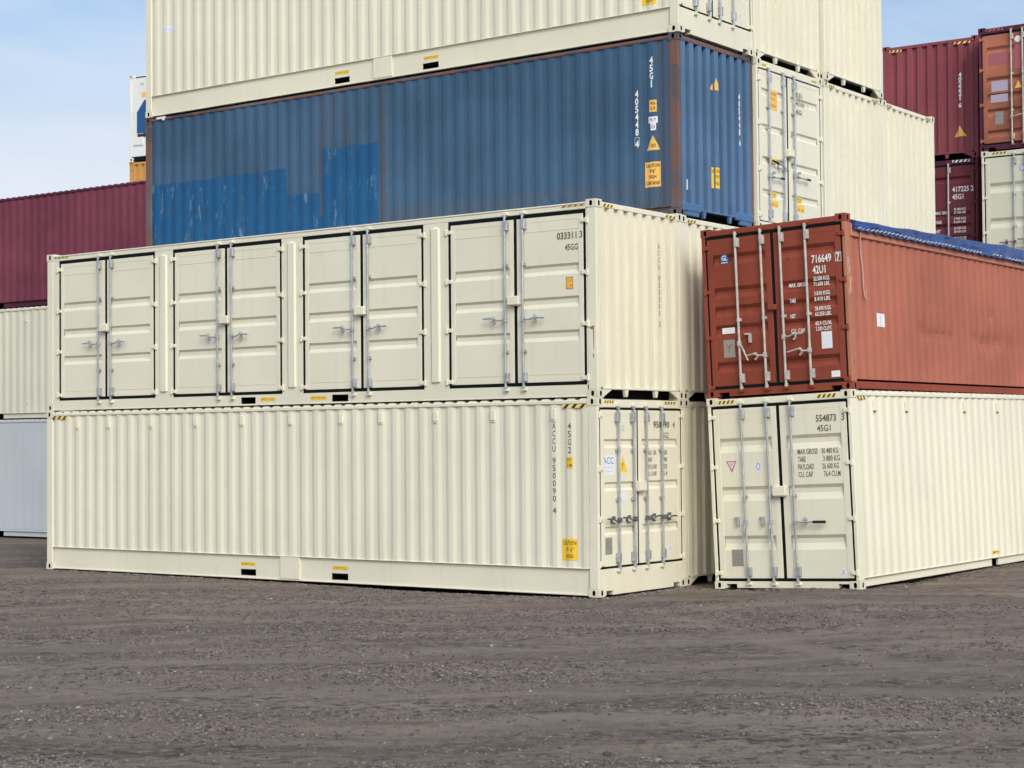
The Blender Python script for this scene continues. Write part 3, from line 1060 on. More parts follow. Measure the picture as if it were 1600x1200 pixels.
# loose stones lying on the yard
def stones(n):
    px, py, ps = [], [], []
    while sum(len(a) for a in px) < n:
        m = 60000
        y = 11.8 + (31.5 - 11.8) * rng.random(m) ** 1.25
        x = (rng.random(m) * 2 - 1) * (y * .30 + .6)
        u = -((x - 1.2297) * .80638 + (y - 26.2912) * -.59139)
        v = (x - 1.2297) * .59139 + (y - 26.2912) * .80638
        ok = ~((u > -.05) & (u < 12.3) & (v > -.02))
        ok &= ~((x > 2.9) & (y > 27.7 - .75 * (x - 3.06)) & (y < 27.7 + .75 * (x - 3.06) + .0))
        dens = np.clip(.20 + 2.0 * fbm(x * .32, y * 1.1, 3, 4) + .7 * fbm(x * 1.3, y * 2.0, 2, 2), .03, 1)
        dens = dens * (1 - .75 * compaction(x, y))
        ok &= rng.random(m) < dens
        px.append(x[ok]); py.append(y[ok])
    x, y = np.concatenate(px)[:n], np.concatenate(py)[:n]
    s = .0035 + .0120 * rng.random(n) ** 2.4 + (rng.random(n) < .012) * .014 * rng.random(n)
    k = 2600                                            # grit pushed up against the lowest rails
    t, e = rng.random(k), np.abs(rng.normal(0, .10, k)) + .015
    side = rng.random(k)
    u = np.where(side < .6, t * 12.2, -e); v = np.where(side < .6, -e, t * 2.44)
    xa, ya = 1.2297 - u * .80638 + v * .59139, 26.2912 + u * .59139 + v * .80638
    fr = side > .78
    xc, yc = 3.062 + t * 2.438 * .794 - e * .597, 27.692 - t * 2.438 * .596 - e * .795
    sd = side > .9
    xs2, ys2 = 5.0 + t * 7 * .597 + e * .794, 26.24 + t * 7 * .795 - e * .596
    xa = np.where(sd, xs2, np.where(fr, xc, xa)); ya = np.where(sd, ys2, np.where(fr, yc, ya))
    x[:k], y[:k] = xa, ya
    s[:k] = .006 + .016 * rng.random(k) ** 2
    return x, y, s
NS = 95000
sx_, sy_, ss_ = stones(NS)
sz_ = ground_z(sx_, sy_)
bmv = bmesh.new()
bmesh.ops.create_icosphere(bmv, subdivisions=1, radius=1)
bv = np.array([v.co[:] for v in bmv.verts]); bf = np.array([[v.index for v in f.verts] for f in bmv.faces])
bmv.free()
nv, nf = len(bv), len(bf)
jit = 1 + .5 * (rng.random((NS, nv, 1)) - .5)
scl = np.stack([1 + .8 * rng.random(NS), 1 + .6 * rng.random(NS), .6 + .4 * rng.random(NS)], -1)[:, None, :]
ang = rng.random(NS) * 6.28
P = bv[None] * jit * scl * ss_[:, None, None]
ca, sa = np.cos(ang)[:, None], np.sin(ang)[:, None]
P = np.stack([P[..., 0] * ca - P[..., 1] * sa, P[..., 0] * sa + P[..., 1] * ca, P[..., 2]], -1)
P += np.stack([sx_, sy_, sz_ + ss_ * .25], -1)[:, None, :]
F = (bf[None] + (np.arange(NS) * nv)[:, None, None]).reshape(-1, 3)
sm = bpy.data.meshes.new('gravel')
sm.vertices.add(NS * nv)
sm.vertices.foreach_set('co', P.astype(np.float32).ravel())
sm.loops.add(F.size)
sm.loops.foreach_set('vertex_index', F.astype(np.int32).ravel())
sm.polygons.add(len(F))
sm.polygons.foreach_set('loop_start', np.arange(0, F.size, 3, dtype=np.int32))
sm.polygons.foreach_set('loop_total', np.full(len(F), 3, dtype=np.int32))
sm.update(calc_edges=True)
sm.materials.append(M['stone'])
gravel = bpy.data.objects.new('gravel', sm)
COL.objects.link(gravel)
gravel['kind'] = 'stuff'
gravel['label'] = 'loose grey brown stones scattered over the compacted yard'
gravel['category'] = 'gravel'

# ------------------------------------------------------------------ front row, lower: cream container with plated rail
c = Box('shipping_container', 'cream container on the ground in front, white logo sticker on its doors', frame_a(), 'cream',
        group=GA, plate=True, end='door', sill=.398)
lv = c.door_end((2.288, 1.66, 1.014), header=.145, hinge_z=(.47, 1.12, 1.86, 2.64), gh=(.030, .09, .13), gtop=.034, split=1.10, gd=.028, cgap=.018)
z0, z1 = c.z_rod
for y, k in ((.522, 0), (.942, 0), (1.299, 1), (1.739, 1)):
    c.rod(face_end, lv[k], y, z0, z1, 'steel', (1.40, 2.12), 'cream', side=-1 if k == 0 else 1)
for y, k, s in ((.522, 0, -1), (.942, 0, -1), (1.299, 1, 1), (1.739, 1, 1)):
    c.handle(face_end, lv[k], y, 1.10, ((s * .12, -.015, .012), (s * .23, .02, .016), (s * .36, .02, .01)), 'steel_dark', catch=(s * .17, .0))
c.lock_box(face_end, lv[1], 1.02, 1.22, 1.50, 1.66, 'cream')
for h0, h1 in ((.185, .45), (1.86, 2.20)):
    c.hazard(face_end, h0, h1, H - .085, H - .040, -.003)
for i in range(11):
    h = -.805 - 1.0675 * i
    h = -.222 - PITCH * round((-.222 - h) / PITCH)
    b = MB(face_side)
    b.cbox(h - .042, h + .042, 2.585, 2.745, -.016, .012, .006)
    b.cbox(h - .030, h + .030, 2.560, 2.587, -.016, .004, .004)
    c.add('vent', b, ['cream'], key=('vent', i))
b = MB(face_side)
column_letters(b, 'ACCU 950090 4', -.778, 2.535, .112, .088, .056, -.012, bold=.012)
c.add('serial_number', b, ['ink_soft'])
b = MB(face_side)
column_letters(b, '45G2', -.500, 2.530, .117, .092, .060, -.012, bold=.012)
c.add('size_code', b, ['ink_soft'])
br = side_breaks(-L, 0)
prof = lambda h: -.014 + side_depth(h)
def side_sticker(cc, name, h0, h1, z0, z1, mats, lines, fm=face_side, mirror=False, breaks=br, pf=prof, tri=False):
    b = MB(fm)
    if tri:
        ht = z1 - z0; hc = (h0 + h1) / 2; hw = (h1 - h0) / 2
        top = lambda h: z1 - abs(h - hc) / hw * ht
        draped(b, lambda a, q: [[(a, z0), (q, z0), (q, top(q)), (a, top(a))]], h0, h1, sorted(breaks + [hc]), pf, .003, 0)
    else:
        draped(b, slab_sticker(z0, z1), h0, h1, breaks, pf, .003, 0)
    for t in lines:
        letters(b, t[0], t[1], t[2], t[3], d=.006, mat=1, width=t[4], mirror=mirror, prof=pf, bold=.01)
    return cc.add(name, b, mats)
side_sticker(c, 'height_sticker', -.560, -.448, 1.864, 2.032, ['label_yellow', 'brown_print'], (("9'6\"", -.545, 1.965, .05, .08), ('2.9M', -.545, 1.885, .05, .085)))
side_sticker(c, 'caution_sticker', -.660, -.386, .520, .835, ['label_yellow', 'brown_print'], (('CAUTION', -.640, .745, .060, .235), ("9' 6\"", -.575, .650, .060, .13), ('HIGH', -.580, .555, .060, .13)))
for h0 in (-12.05, -.62):
    c.hazard(face_side, h0, h0 + .43, 2.745, 2.806, -.011, n=3)
for a, q in ((-7.245, -6.91), (-5.18, -4.852)):
    c.sticker('fork_pocket_label', face_side, a, q, .225, .284, -.044, ['label_yellow', 'brown_print'], (('20\' EMPTY ONLY', a + .02, .238, .032, 1, q - a - .04),))
c.sticker('logo_sticker', face_end, .135, .470, 1.76, 2.06, -.016, ['label_white', 'blue_print', 'blue_line'], (('ACC', .16, 1.925, .10, 1, .28), ('----------', .16, 1.86, .05, 2, .28), ('-- ------', .16, 1.80, .05, 2, .25)), lv[0])
c.sticker('warning_triangle', face_end, .565, .823, 1.800, 2.030, -.016, ['label_yellow', 'brown_print'], (('!', .675, 1.845, .10, 1, .03),), lv[0], tri=True)
c.sticker('certificate_plate', face_end, .20, .385, .605, .850, -.016, ['label_grey', 'ink_soft'], (('- -- -', .22, .77, .04, 1, .14), ('--- --', .22, .70, .04, 1, .14)), lv[0])
c.sticker('emblem', face_end, .645, .765, 2.385, 2.515, -.016, ['cream', 'blue_line'], (('0', .665, 2.40, .10, 1, .07),), lv[0])
c.sticker('inspection_label', face_end, .555, .800, 1.395, 1.495, -.016, ['label_white', 'blue_line'], (('-- ---', .575, 1.43, .03, 1, .2),), lv[0])
c.sticker('inspection_label', face_end, 1.98, 2.05, .55, .66, -.016, ['label_white', 'pink_print'], (('8', 1.995, .57, .07, 1, .04),), lv[1])
b = MB(face_end)
letters(b, '950090', 1.555, 2.455, .10, d=-.0085, width=.46, bold=.012)
c.add('serial_number', b, ['ink_soft'], lv[1])
b = MB(face_end)
letters(b, '4', 2.115, 2.455, .10, d=-.0085, width=.06, bold=.012)
c.add('check_digit', b, ['ink_soft'], lv[1])
b = MB(face_end)
letters(b, '45G2', 1.775, 2.300, .085, d=-.012, width=.22, bold=.012)
c.add('size_code', b, ['ink_soft'], lv[1])
b = MB(face_end)
for i, (t, v) in enumerate((('MAX. GR.', '32500'), ('TARE', '3980'), ('PAYLOAD', '28520'), ('CU. CAP.', '76.4'))):
    z = 2.045 - i * .105
    letters(b, t, 1.345, z, .066, d=-.012, width=.30 if len(t) > 4 else .16, bold=.008)
    letters(b, v, 1.775, z, .066, d=-.012, width=.17, bold=.008)
c.add('weight_table', b, ['ink_soft'], lv[1])

# ------------------------------------------------------------------ front row, upper: four double doors in the side
c = Box('shipping_container', 'cream container with four double doors along its long side', frame_a(-.007, .0105, H), 'cream', group=GA, near='doors', end='wall', flat_roof=True)
zt, zbm = 2.762, .190
b = MB(face_side)
b.cbox(-L + .178, -.178, zt, H - .062, -.10, -.010, .006)
b.cbox(-L + .178, -.178, H - .060, H - .034, -.10, -.002, .006)
c.add('top_rail', b, ['cream'])
b = MB(face_side)
pk = [(-7.215, -6.873, .040, .152), (-5.167, -4.811, .040, .152)]
b.plate(-L + .178, -.178, .030, zbm, -.012, pk, .35)
b.cbox(-L + .178, -.178, .012, .030, -.10, -.006, .004)
b.poly([(-L + .178, zbm, -.012), (-.178, zbm, -.012), (-.178, zbm, -.1), (-L + .178, zbm, -.1)])
c.add('bottom_rail', b, ['cream', 'dark'])
DOORS = [(-11.860, -9.305), (-8.852, -6.262), (-5.790, -3.238), (-2.745, -.190)]
edges = [-L + .165] + [v for d in DOORS for v in d] + [-.165]
for i in range(0, len(edges), 2):
    a, q = edges[i], edges[i + 1]
    b = MB(face_side)
    b.box(a, q, zbm, zt, -.10, -.014)
    if q - a > .3:
        m = (a + q) / 2
        for s in (0,):
            pr = [(m + s - .115, -.014), (m + s - .070, .016), (m + s + .060, .016), (m + s + .085, -.014)]
            for (h0, d0), (h1, d1) in zip(pr, pr[1:]):
                b.poly([(h0, .30, d0), (h1, .30, d1), (h1, zt - .09, d1), (h0, zt - .09, d0)])
            for zz, ze in ((.30, .26), (zt - .09, zt - .05)):
                b.poly([(pr[0][0], zz, -.014), (pr[1][0], zz, .016), (pr[2][0], zz, .016), (pr[3][0], zz, -.014), (m + s, ze, -.014)])
    c.add('door_post', b, ['cream'])
last = None
for a, q in DOORS:
    m = (a + q) / 2 + (0.0 if a > -3 else .0)
    g = .046
    l1 = c.leaf(face_side, a + g, m - .028, zbm + g + .008, zt - g - .016, (1.985, 1.50, 1.005), 'cream', seams=(2.49, .36), gh=(.035, .10, .16), gk=(1.65, 1.0, 2.2, 1.9), gd=.03, margin=.085, gasket=.028)
    l2 = c.leaf(face_side, m + .028, q - g, zbm + g + .008, zt - g - .016, (1.985, 1.50, 1.005), 'cream', seams=(2.49, .36), gh=(.035, .10, .16), gk=(1.0, 1.65, 2.2, 1.9), gd=.03, margin=.085, gasket=.028)
    c.hinges(face_side, l1, a + .012, 1, (.29, 1.083, 1.834, 2.596), 'cream', size=.060)
    c.hinges(face_side, l2, q - .012, -1, (.29, 1.083, 1.834, 2.596), 'cream', size=.060)
    for lf, s in ((l1, -1), (l2, 1)):
        c.rod(face_side, lf, m + s * .165, zbm - .03, zt + .02, 'steel', (.72, 2.02), 'cream', side=1)
        c.handle(face_side, lf, m + s * .165, 1.195, ((s * .12, -.012, .012), (s * .22, .022, .016), (s * .40, .015, .006)), 'steel', catch=(s * .22, .0))
    c.lock_box(face_side, l2, m - .105, m + .105, 1.40, 1.545, 'cream')
    last = l2
b = MB(face_side)
letters(b, '033311', -.700, 2.345, .098, d=-.0085, width=.35, bold=.012)
c.add('serial_number', b, ['ink_soft'], last)
b = MB(face_side)
letters(b, '3', -.298, 2.345, .098, d=-.0085, width=.052, bold=.012)
c.add('check_digit', b, ['ink_soft'], last)
b = MB(face_side)
letters(b, '45GG', -.560, 2.175, .090, d=-.012, width=.23, bold=.012)
c.add('size_code', b, ['ink_soft'], last)
c.sticker('height_sticker', face_side, -.547, -.424, 1.600, 1.780, -.016, ['label_yellow', 'red_print'], (("9'6\"", -.530, 1.70, .055, 1, .09), ('2.9M', -.530, 1.62, .055, 1, .09)), last, border=True)
for h0 in (-12.0, -.62):
    c.hazard(face_side, h0, h0 + .42, H - .088, H - .064, -.006, n=4)
for a, q in ((-6.754, -6.417), (-5.629, -5.279)):
    c.sticker('fork_pocket_label', face_side, a, q, .078, .138, -.012, ['label_yellow', 'brown_print'], (("EMPTY LIFT ONLY", a + .02, .092, .032, 1, q - a - .04),))
b = MB(face_end)
column_letters(b, 'ACCU 033311 3', W / 2 + .262 * 2, 2.38, .108, .082, .045, -.007)
c.add('serial_number', b, ['ink_soft'])
for h0, h1 in ((.19, .47), (1.93, 2.25)):
    c.hazard(face_end, h0, h1, H - .100, H - .055, -.003, n=3)
b = MB(face_side)
for q in ([(-.15, 1.02), (-.05, 1.05), (-.06, 1.0), (-.10, .99)], [(-.075, 1.04), (-.055, 1.04), (-.06, .70), (-.068, .70)], [(-.085, .62), (-.06, .64), (-.065, .56)]):
    b.poly([(h, z, -.0045) for h, z in q])
rs = c.add('rust_stain', b, [plain('rust_streak', (.30, .14, .06), .8)])

# ------------------------------------------------------------------ second row
v2 = G + .045
c = Box('shipping_container', 'cream container on the ground behind the front one, shaded end in the narrow gap', frame_a(.02, G, 0), 'cream', group=GA)
c = Box('shipping_container', 'cream container directly under the blue one, blank corrugated end in half shade', frame_a(.03, G, H), 'cream', group=GA)
for h0, h1 in ((.19, .47), (1.93, 2.25)):
    c.hazard(face_end, h0, h1, H - .100, H - .055, -.003, n=3)

c = Box('shipping_container', 'worn blue container with two tone faded side and rusty corner posts', frame_a(.065, G + .021, 2 * H), 'blue',
        group='shipping containers in the yard', rail='blue_rust', post='blue_rust', panel='blue', end_paint='blue_end', flat_roof=True, deep_end=True,
        dents=((-6.9, 1.35, .35, .022), (-9.4, 1.2, .5, .018), (-10.6, .7, .4, .02), (-3.0, 2.0, .5, .015), (-8.1, .8, .3, .02)))
for a, q in ((.10, .66), (1.80, W - .08)):
    b = MB(face_end)
    b.cbox(a, q, .085, .215, -.05, .012, .012)
    b.cbox(a + .14, q - .05, .015, .09, -.05, .006, .008)
    c.add('sill_block', b, ['blue_block'])
b = MB(face_side)
b.cbox(-11.86, -11.62, 2.83, 2.872, -.05, .012, .006)
b.cbox(-11.70, -11.64, 2.80, 2.835, -.05, .010, .004)
c.add('white_tag', b, ['print_white'])
b = MB(face_side)
column_letters(b, '45G1', -.500, 2.560, .125, .108, .066, -.011, bold=.03)
c.add('size_code', b, ['print_white'])
b = MB(face_side)
column_letters(b, '405448 4', -.778, 2.050, .122, .106, .062, -.011, bold=.03)
e = .006
for q in ((-.822, -.734, 1.165, 1.165 + e), (-.822, -.734, 1.295, 1.295 + e), (-.822, -.822 + e, 1.165, 1.30), (-.734 - e, -.734, 1.165, 1.30)):
    b.poly([(q[0], q[2], -.0105), (q[1], q[2], -.0105), (q[1], q[3], -.0105), (q[0], q[3], -.0105)])
c.add('serial_number', b, ['print_white'])
side_sticker(c, 'height_sticker', -.545, -.414, 1.680, 1.870, ['label_amber', 'ink'], (("9'6", -.525, 1.79, .05, .09), ('2.9', -.525, 1.71, .05, .09)))
side_sticker(c, 'weight_sticker', -.565, -.400, 1.500, 1.605, ['label_white', 'ink'], (('75 T', -.545, 1.53, .045, .12),))
side_sticker(c, 'weight_sticker', -.525, -.430, 1.385, 1.500, ['label_white', 'ink'], (('2.5', -.515, 1.42, .045, .07),))
side_sticker(c, 'warning_triangle', -.605, -.360, 1.070, 1.310, ['label_amber', 'ink_soft'], (('00', -.525, 1.115, .06, .09),), tri=True)
side_sticker(c, 'caution_sticker', -.645, -.355, .485, .885, ['label_amber', 'ink'], (('CAUTION', -.625, .80, .055, .25), ("9'6\"", -.55, .71, .055, .12), ('HIGH', -.56, .62, .055, .13), ('CONTAINER', -.63, .52, .055, .26)))
ebr = end_breaks(0, W)
epf = lambda h: -.010 + end_depth(h)
def end_sticker(cc, name, *a, **k):
    return side_sticker(cc, name, *a, fm=face_end, breaks=ebr, pf=epf, **k)
end_sticker(c, 'warning_triangle', 1.09, 1.335, 2.145, 2.35, ['label_amber', 'ink_soft'], (), tri=True)
end_sticker(c, 'caution_sticker', 1.07, 1.375, .545, .885, ['label_yellow', 'brown_print'], (('CAUTION', 1.09, .80, .05, .26), ("9'6\"", 1.16, .71, .05, .12), ('HIGH', 1.15, .60, .05, .14)))
b = MB(face_end)
column_letters(b, '405448 4', W / 2 + .262 * 3 - .04, 2.20, .118, .10, .05, -.007, bold=.03)
c.add('serial_number', b, ['print_white'])
end_sticker(c, 'small_label', .295, .355, .435, .60, ['print_white', 'ink_soft'], ())

c = Box('shipping_container', 'cream container with a tall plated bottom rail resting on top of the blue one', frame_a(.038, G + .007, 3 * H), 'cream', group=GA, plate=True, end='door', sill=.398)
lv = c.door_end((2.288, 1.66, 1.014), hinge_z=(.47, 1.12, 1.86, 2.64), gh=(.030, .09, .13), gtop=.034, split=1.10, gd=.028, cgap=.018)
z0, z1 = c.z_rod
for y, k in ((.525, 0), (.95, 0), (1.28, 1), (1.72, 1)):
    c.rod(face_end, lv[k], y, z0, z1, 'steel', (1.40, 2.12), 'cream', side=-1 if k == 0 else 1)
    s = -1 if k == 0 else 1
    c.handle(face_end, lv[k], y, 1.10, ((s * .12, -.015, .012), (s * .36, .02, .01)), 'steel_dark', catch=(s * .17, .0))
for a, q in ((-7.245, -6.91), (-5.18, -4.852)):
    c.sticker('fork_pocket_label', face_side, a, q, .225, .284, -.044, ['label_yellow', 'brown_print'], (('20\' EMPTY ONLY', a + .02, .238, .032, 1, q - a - .04),))
side_sticker(c, 'caution_sticker', -.690, -.420, .500, .815, ['label_yellow', 'brown_print'], (('CAUTION', -.670, .725, .060, .235), ("9' 6\"", -.605, .630, .060, .13), ('HIGH', -.610, .535, .060, .13)))
c.sticker('inspection_label', face_end, 1.98, 2.06, .55, .66, -.016, ['label_white', 'pink_print'], (('8', 1.995, .57, .07, 1, .04),), lv[1])
side_sticker(c, 'side_label', -11.72, -11.35, 1.62, 1.74, ['label_white', 'blue_line'], (('-----', -11.7, 1.66, .03, .3),))

# ------------------------------------------------------------------ rows three to five
c = Box('shipping_container', 'cream container with lock rod doors and small yellow labels, right beside the blue end', frame_a(.007, 2 * G, 2 * H), 'cream', group=GA, end='door', sill=.135)
lv = c.door_end((2.41, 1.80, 1.25, .70), header=.16, hinge_z=(.25, 1.02, 1.80, 2.55), gh=(.030, .09, .13), gtop=.020, gd=.026, split=1.115)
z0, z1 = c.z_rod
for y, k in ((.385, 0), (.905, 0), (1.300, 1)):
    c.rod(face_end, lv[k], y, z0, z1, 'steel', (1.25, 1.75, 2.1), 'cream', side=1)
c.handle(face_end, lv[0], .905, 1.09, ((-.12, .05, .012), (-.44, .10, .006)), 'steel', catch=(-.17, .04), grip=.17)
c.handle(face_end, lv[0], .385, .93, ((.12, -.03, .012), (.44, -.03, .006)), 'steel', catch=(.12, .02), grip=.12)
c.handle(face_end, lv[1], 1.300, 1.03, ((.14, -.03, .012), (.50, -.03, .006)), 'steel', catch=(.14, .02), grip=.12)
c.lock_box(face_end, lv[1], 1.02, 1.21, 1.32, 1.46, 'cream')
c.sticker('caution_sticker', face_end, .47, .75, 2.08, 2.42, -.016, ['label_amber', 'brown_print'], (('CAUTION', .49, 2.33, .05, 1, .22), ("9' 6\"", .52, 2.24, .05, 1, .16), ('HIGH', .50, 2.13, .05, 1, .20)), lv[0])
b = MB(face_end)
for t, z, w in (('ELJU', 2.43, .24), ('401001  1', 2.28, .46), ('45G1', 2.13, .22)):
    letters(b, t, 1.44, z, .085, d=-.012, width=w, bold=.012)
c.add('serial_number', b, ['ink_soft'], lv[1])
for nm, a, q, z0_, z1_, t in (('yellow_label', .44, .70, 1.16, 1.25, 'WARNING'), ('yellow_label', .44, .68, .59, .67, 'NOTICE'), ('yellow_label', .46, .74, .42, .53, 'KEEP OUT')):
    c.sticker(nm, face_end, a, q, z0_, z1_, -.016, ['label_yellow', 'brown_print'], ((t, a + .02, z0_ + .02, .04, 1, q - a - .04),), lv[0])
for a, q, z0_, z1_, t in ((1.37, 1.62, .60, .68, 'CAUTION'), (1.42, 1.70, .42, .55, '36 38')):
    c.sticker('yellow_label', face_end, a, q, z0_, z1_, -.016, ['label_yellow', 'brown_print'], ((t, a + .02, z0_ + .02, .05, 1, q - a - .04),), lv[1])
for h0, h1 in ((.20, .42), (2.02, 2.22)):
    c.hazard(face_end, h0, h1, H - .118, H - .078, -.003, n=3)

c = Box('shipping_container', 'cream container with blank ribbed end, right of the lock rod doors on the third level', frame_a(-.012, 3 * G, 2 * H), 'cream', group=GA)
for h0, h1 in ((.19, .42), (1.98, 2.25)):
    c.hazard(face_end, h0, h1, H - .100, H - .055, -.003, n=3)
c = Box('shipping_container', 'cream container with blank ribbed end, rightmost of the third level, next to the maroon stack', frame_a(0, 4 * G, 2 * H), 'cream', group=GA)
for h0, h1 in ((.19, .42), (1.98, 2.25)):
    c.hazard(face_end, h0, h1, H - .100, H - .055, -.003, n=3)
c = Box('shipping_container', 'cream container with blank end over a dark gap, above the lock rod doors', frame_a(.04, 2 * G, 3 * H), 'cream', group=GA)
c = Box('shipping_container', 'cream container with blank ribbed end at the top right, edge against the sky', frame_a(-.038, 3 * G, 3 * H), 'cream', group=GA)
GH = 'cream containers hidden low behind the brown stack'
for k in (2, 3, 4):
    for lev in (0, 1):
        Box('shipping_container', 'cream container %s of the %s row, hidden behind the brown stack' % (('on the ground', 'on the second level')[lev], ('third', 'fourth', 'fifth')[k - 2]), frame_a(.01 * k - .02, k * G, lev * H), 'cream', group=GH)

# ------------------------------------------------------------------ right stack: cream below, open top above
RC = [[0.793913, 0.596725, -0.032156], [-0.59643, 0.794546, 0.0193], [0.037066, 0.003857, 0.999297]]
c = Box('shipping_container', 'cream container on the ground at the right, under the brick red open top one', frame_r((3.062, 27.692, -.0036), RC), 'cream',
        group=GA, end='door', sill=.115)
lv = c.door_end((2.275, 1.540, .800), header=.128, hinge_z=(.24, 1.03, 1.84, 2.60), gtop=.046, gh=(.050, .12, .22), split=1.215, gd=.036)
z0, z1 = c.z_rod
for y, k in ((.609, 0), (1.041, 0), (1.444, 1)):
    c.rod(face_end, lv[k], y, z0, z1, 'steel', (1.385,), 'cream', side=1)
c.handle(face_end, lv[1], 1.444, .992, ((.12, .0, .012), (.50, .0, .006)), 'steel', catch=(.17, .01), grip=.19)
for y in (.609, 1.041):
    c.handle(face_end, lv[0], y, 1.0, ((-.015, -.10, .02), (-.045, -.30, .02)), 'steel')
    b = MB(face_end)
    b.cbox(y - .20, y - .13, 1.055, 1.085, -.016, .030, .004)
    b.cbox(y - .155, y - .125, .955, 1.06, -.016, .045, .004)
    c.add('handle_catch', b, ['steel'], lv[0])
c.lock_box(face_end, lv[1], 1.105, 1.320, 1.370, 1.530, 'cream')
b = MB(face_end)
D = -.0135
b.poly([(.288, 1.929, D), (.467, 1.929, D), (.385, 1.755, D)], 0)
b.poly([(.318, 1.912, D + .001), (.437, 1.912, D + .001), (.385, 1.80, D + .001)], 1)
b.poly([(.345, 1.895, D + .002), (.41, 1.895, D + .002), (.385, 1.84, D + .002)], 2)
c.add('triangle_label', b, ['red_print', 'label_white', 'blue_line'], lv[0])
b = MB(face_end)
for r0, mt, dz in ((1.0, 0, 0), (.72, 1, .001), (.40, 0, .002)):
    b.poly([(.842 + .052 * r0 * math.cos(a * .3927), 1.832 + .082 * r0 * math.sin(a * .3927), D + dz) for a in range(16)], mt)
c.add('emblem', b, ['label_white', 'blue_line'], lv[0])
c.sticker('certificate_plate', face_end, .315, .511, .341, .593, -.016, ['label_grey', 'ink_soft'], (('--- --', .335, .51, .04, 1, .15), ('-- ---', .335, .44, .04, 1, .15)), lv[0])
b = MB(face_end)
b.poly([(2.175 + .05 * math.cos(a * .3927), .252 + .058 * math.sin(a * .3927), D) for a in range(16)], 0)
letters(b, 'E', 2.155, .225, .055, d=D + .001, mat=1, width=.04, bold=.02)
c.add('inspection_label', b, ['label_white', 'pink_print'], lv[1])
b = MB(face_end)
letters(b, '554873', 1.848, 2.455, .098, d=-.0095, width=.33, bold=.012)
c.add('serial_number', b, ['ink_soft'], lv[1])
b = MB(face_end)
letters(b, '3', 2.262, 2.455, .098, d=-.0085, width=.05, bold=.012)
c.add('check_digit', b, ['ink_soft'], lv[1])
b = MB(face_end)
letters(b, '45G1', 1.860, 2.310, .092, d=-.012, width=.22, bold=.012)
c.add('size_code', b, ['ink_soft'], lv[1])
b = MB(face_end)
for i, (t, v, w) in enumerate((('MAX GROSS', '30 480 KG', .33), ('TARE', ' 3 880 KG', .13), ('PAYLOAD', '26 600 KG', .26), ('CU. CAP.', '  76.4 CU.M', .25))):
    z = 1.985 - i * .112
    letters(b, t, 1.518, z, .080, d=-.012, width=w, bold=.010)
    letters(b, v.strip(), 1.915 + .02 * (i % 2), z, .080, d=-.012, width=.27, bold=.006)
c.add('weight_table', b, ['ink_soft'], lv[1])
for h0, h1 in ((.20, .49), (1.885, 2.205)):
    c.hazard(face_end, h0, h1, H - .100, H - .045, -.003)
c.hazard(face_far, -.50, -.20, 2.752, 2.806, -.011, n=3)
for h in (-.651, -1.818, -4.181, -5.39):
    hh = -.222 - PITCH * round((-.222 - h) / PITCH)
    b = MB(face_far)
    b.cbox(hh - .045, hh + .045, 2.585, 2.745, -.016, .012, .006)
    b.cbox(hh - .030, hh + .030, 2.560, 2.587, -.016, .004, .004, 1)
    c.add('vent', b, ['cream', 'ink_soft'])
side_sticker(c, 'fork_pocket_label', -5.31, -5.02, .215, .270, ['label_yellow', 'brown_print'], (('EMPTY', -5.04, .23, .03, .2),), fm=face_far, mirror=True)

RR = [[0.805897, 0.580572, -0.029658], [-0.580281, 0.806431, 0.018631], [0.034703, 0.002184, 0.999386]]
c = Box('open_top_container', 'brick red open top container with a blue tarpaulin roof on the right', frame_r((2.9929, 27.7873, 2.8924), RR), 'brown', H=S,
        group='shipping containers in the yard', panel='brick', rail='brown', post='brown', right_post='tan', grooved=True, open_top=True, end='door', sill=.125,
        dents=((-2.72, .95, .16, .03), (-3.0, .90, .10, .03), (-3.28, .92, .10, .03), (-3.56, .92, .10, .03), (-3.84, .90, .11, .03), (-4.95, .92, .16, .03), (-5.25, .86, .14, .04), (-5.6, .84, .22, .05), (-6.0, .90, .18, .04), (-6.6, .86, .2, .03), (-5.7, 1.35, .12, .03), (-4.6, 2.0, .12, .01), (-1.4, .7, .12, .01), (-.5, 1.3, .1, .01)))
lv = c.door_end((2.190, 1.680, 1.395, 1.105, .545), header=.115, hinge_z=(.16, .92, 1.62, 2.30), gtop=.052, gh=(.055, .095, .17), split=1.215, gd=.042)
z0, z1 = c.z_rod
for y, k in ((.613, 0), (1.043, 0), (1.371, 1), (1.788, 1)):
    c.rod(face_end, lv[k], y, z0, z1, 'steel_dull', (1.16,), 'brown', side=1, r=.019)
c.handle(face_end, lv[0], .613, .80, ((.06, -.06, .014), (.15, -.27, .014)), 'steel_dull')
b = MB(face_end)
b.cbox(.70, .80, .925, .950, -.016, .030, .004)
b.cbox(.775, .81, .80, .935, -.016, .045, .004)
c.add('handle_catch', b, ['steel_dull'], lv[0])
c.handle(face_end, lv[0], 1.043, .60, ((-.10, -.005, .012), (-.17, .025, .02), (-.30, .0, .006)), 'steel_dull', catch=(-.16, -.01))
c.handle(face_end, lv[1], 1.371, .845, ((.10, .005, .012), (.17, .035, .02), (.32, .045, .006)), 'steel_dull', catch=(.17, .0))
c.handle(face_end, lv[1], 1.788, .620, ((-.10, -.01, .012), (-.16, .025, .02), (-.36, -.02, .006)), 'steel_dull', catch=(-.155, -.01))
c.lock_box(face_end, lv[1], 1.125, 1.265, 1.255, 1.345, 'brown', face=-.04)
b = MB(face_end)
letters(b, '716649', 1.862, 1.905, .112, d=-.011, width=.32, bold=.02)
letters(b, '7', 2.268, 1.905, .112, d=-.0085, width=.055, bold=.02)
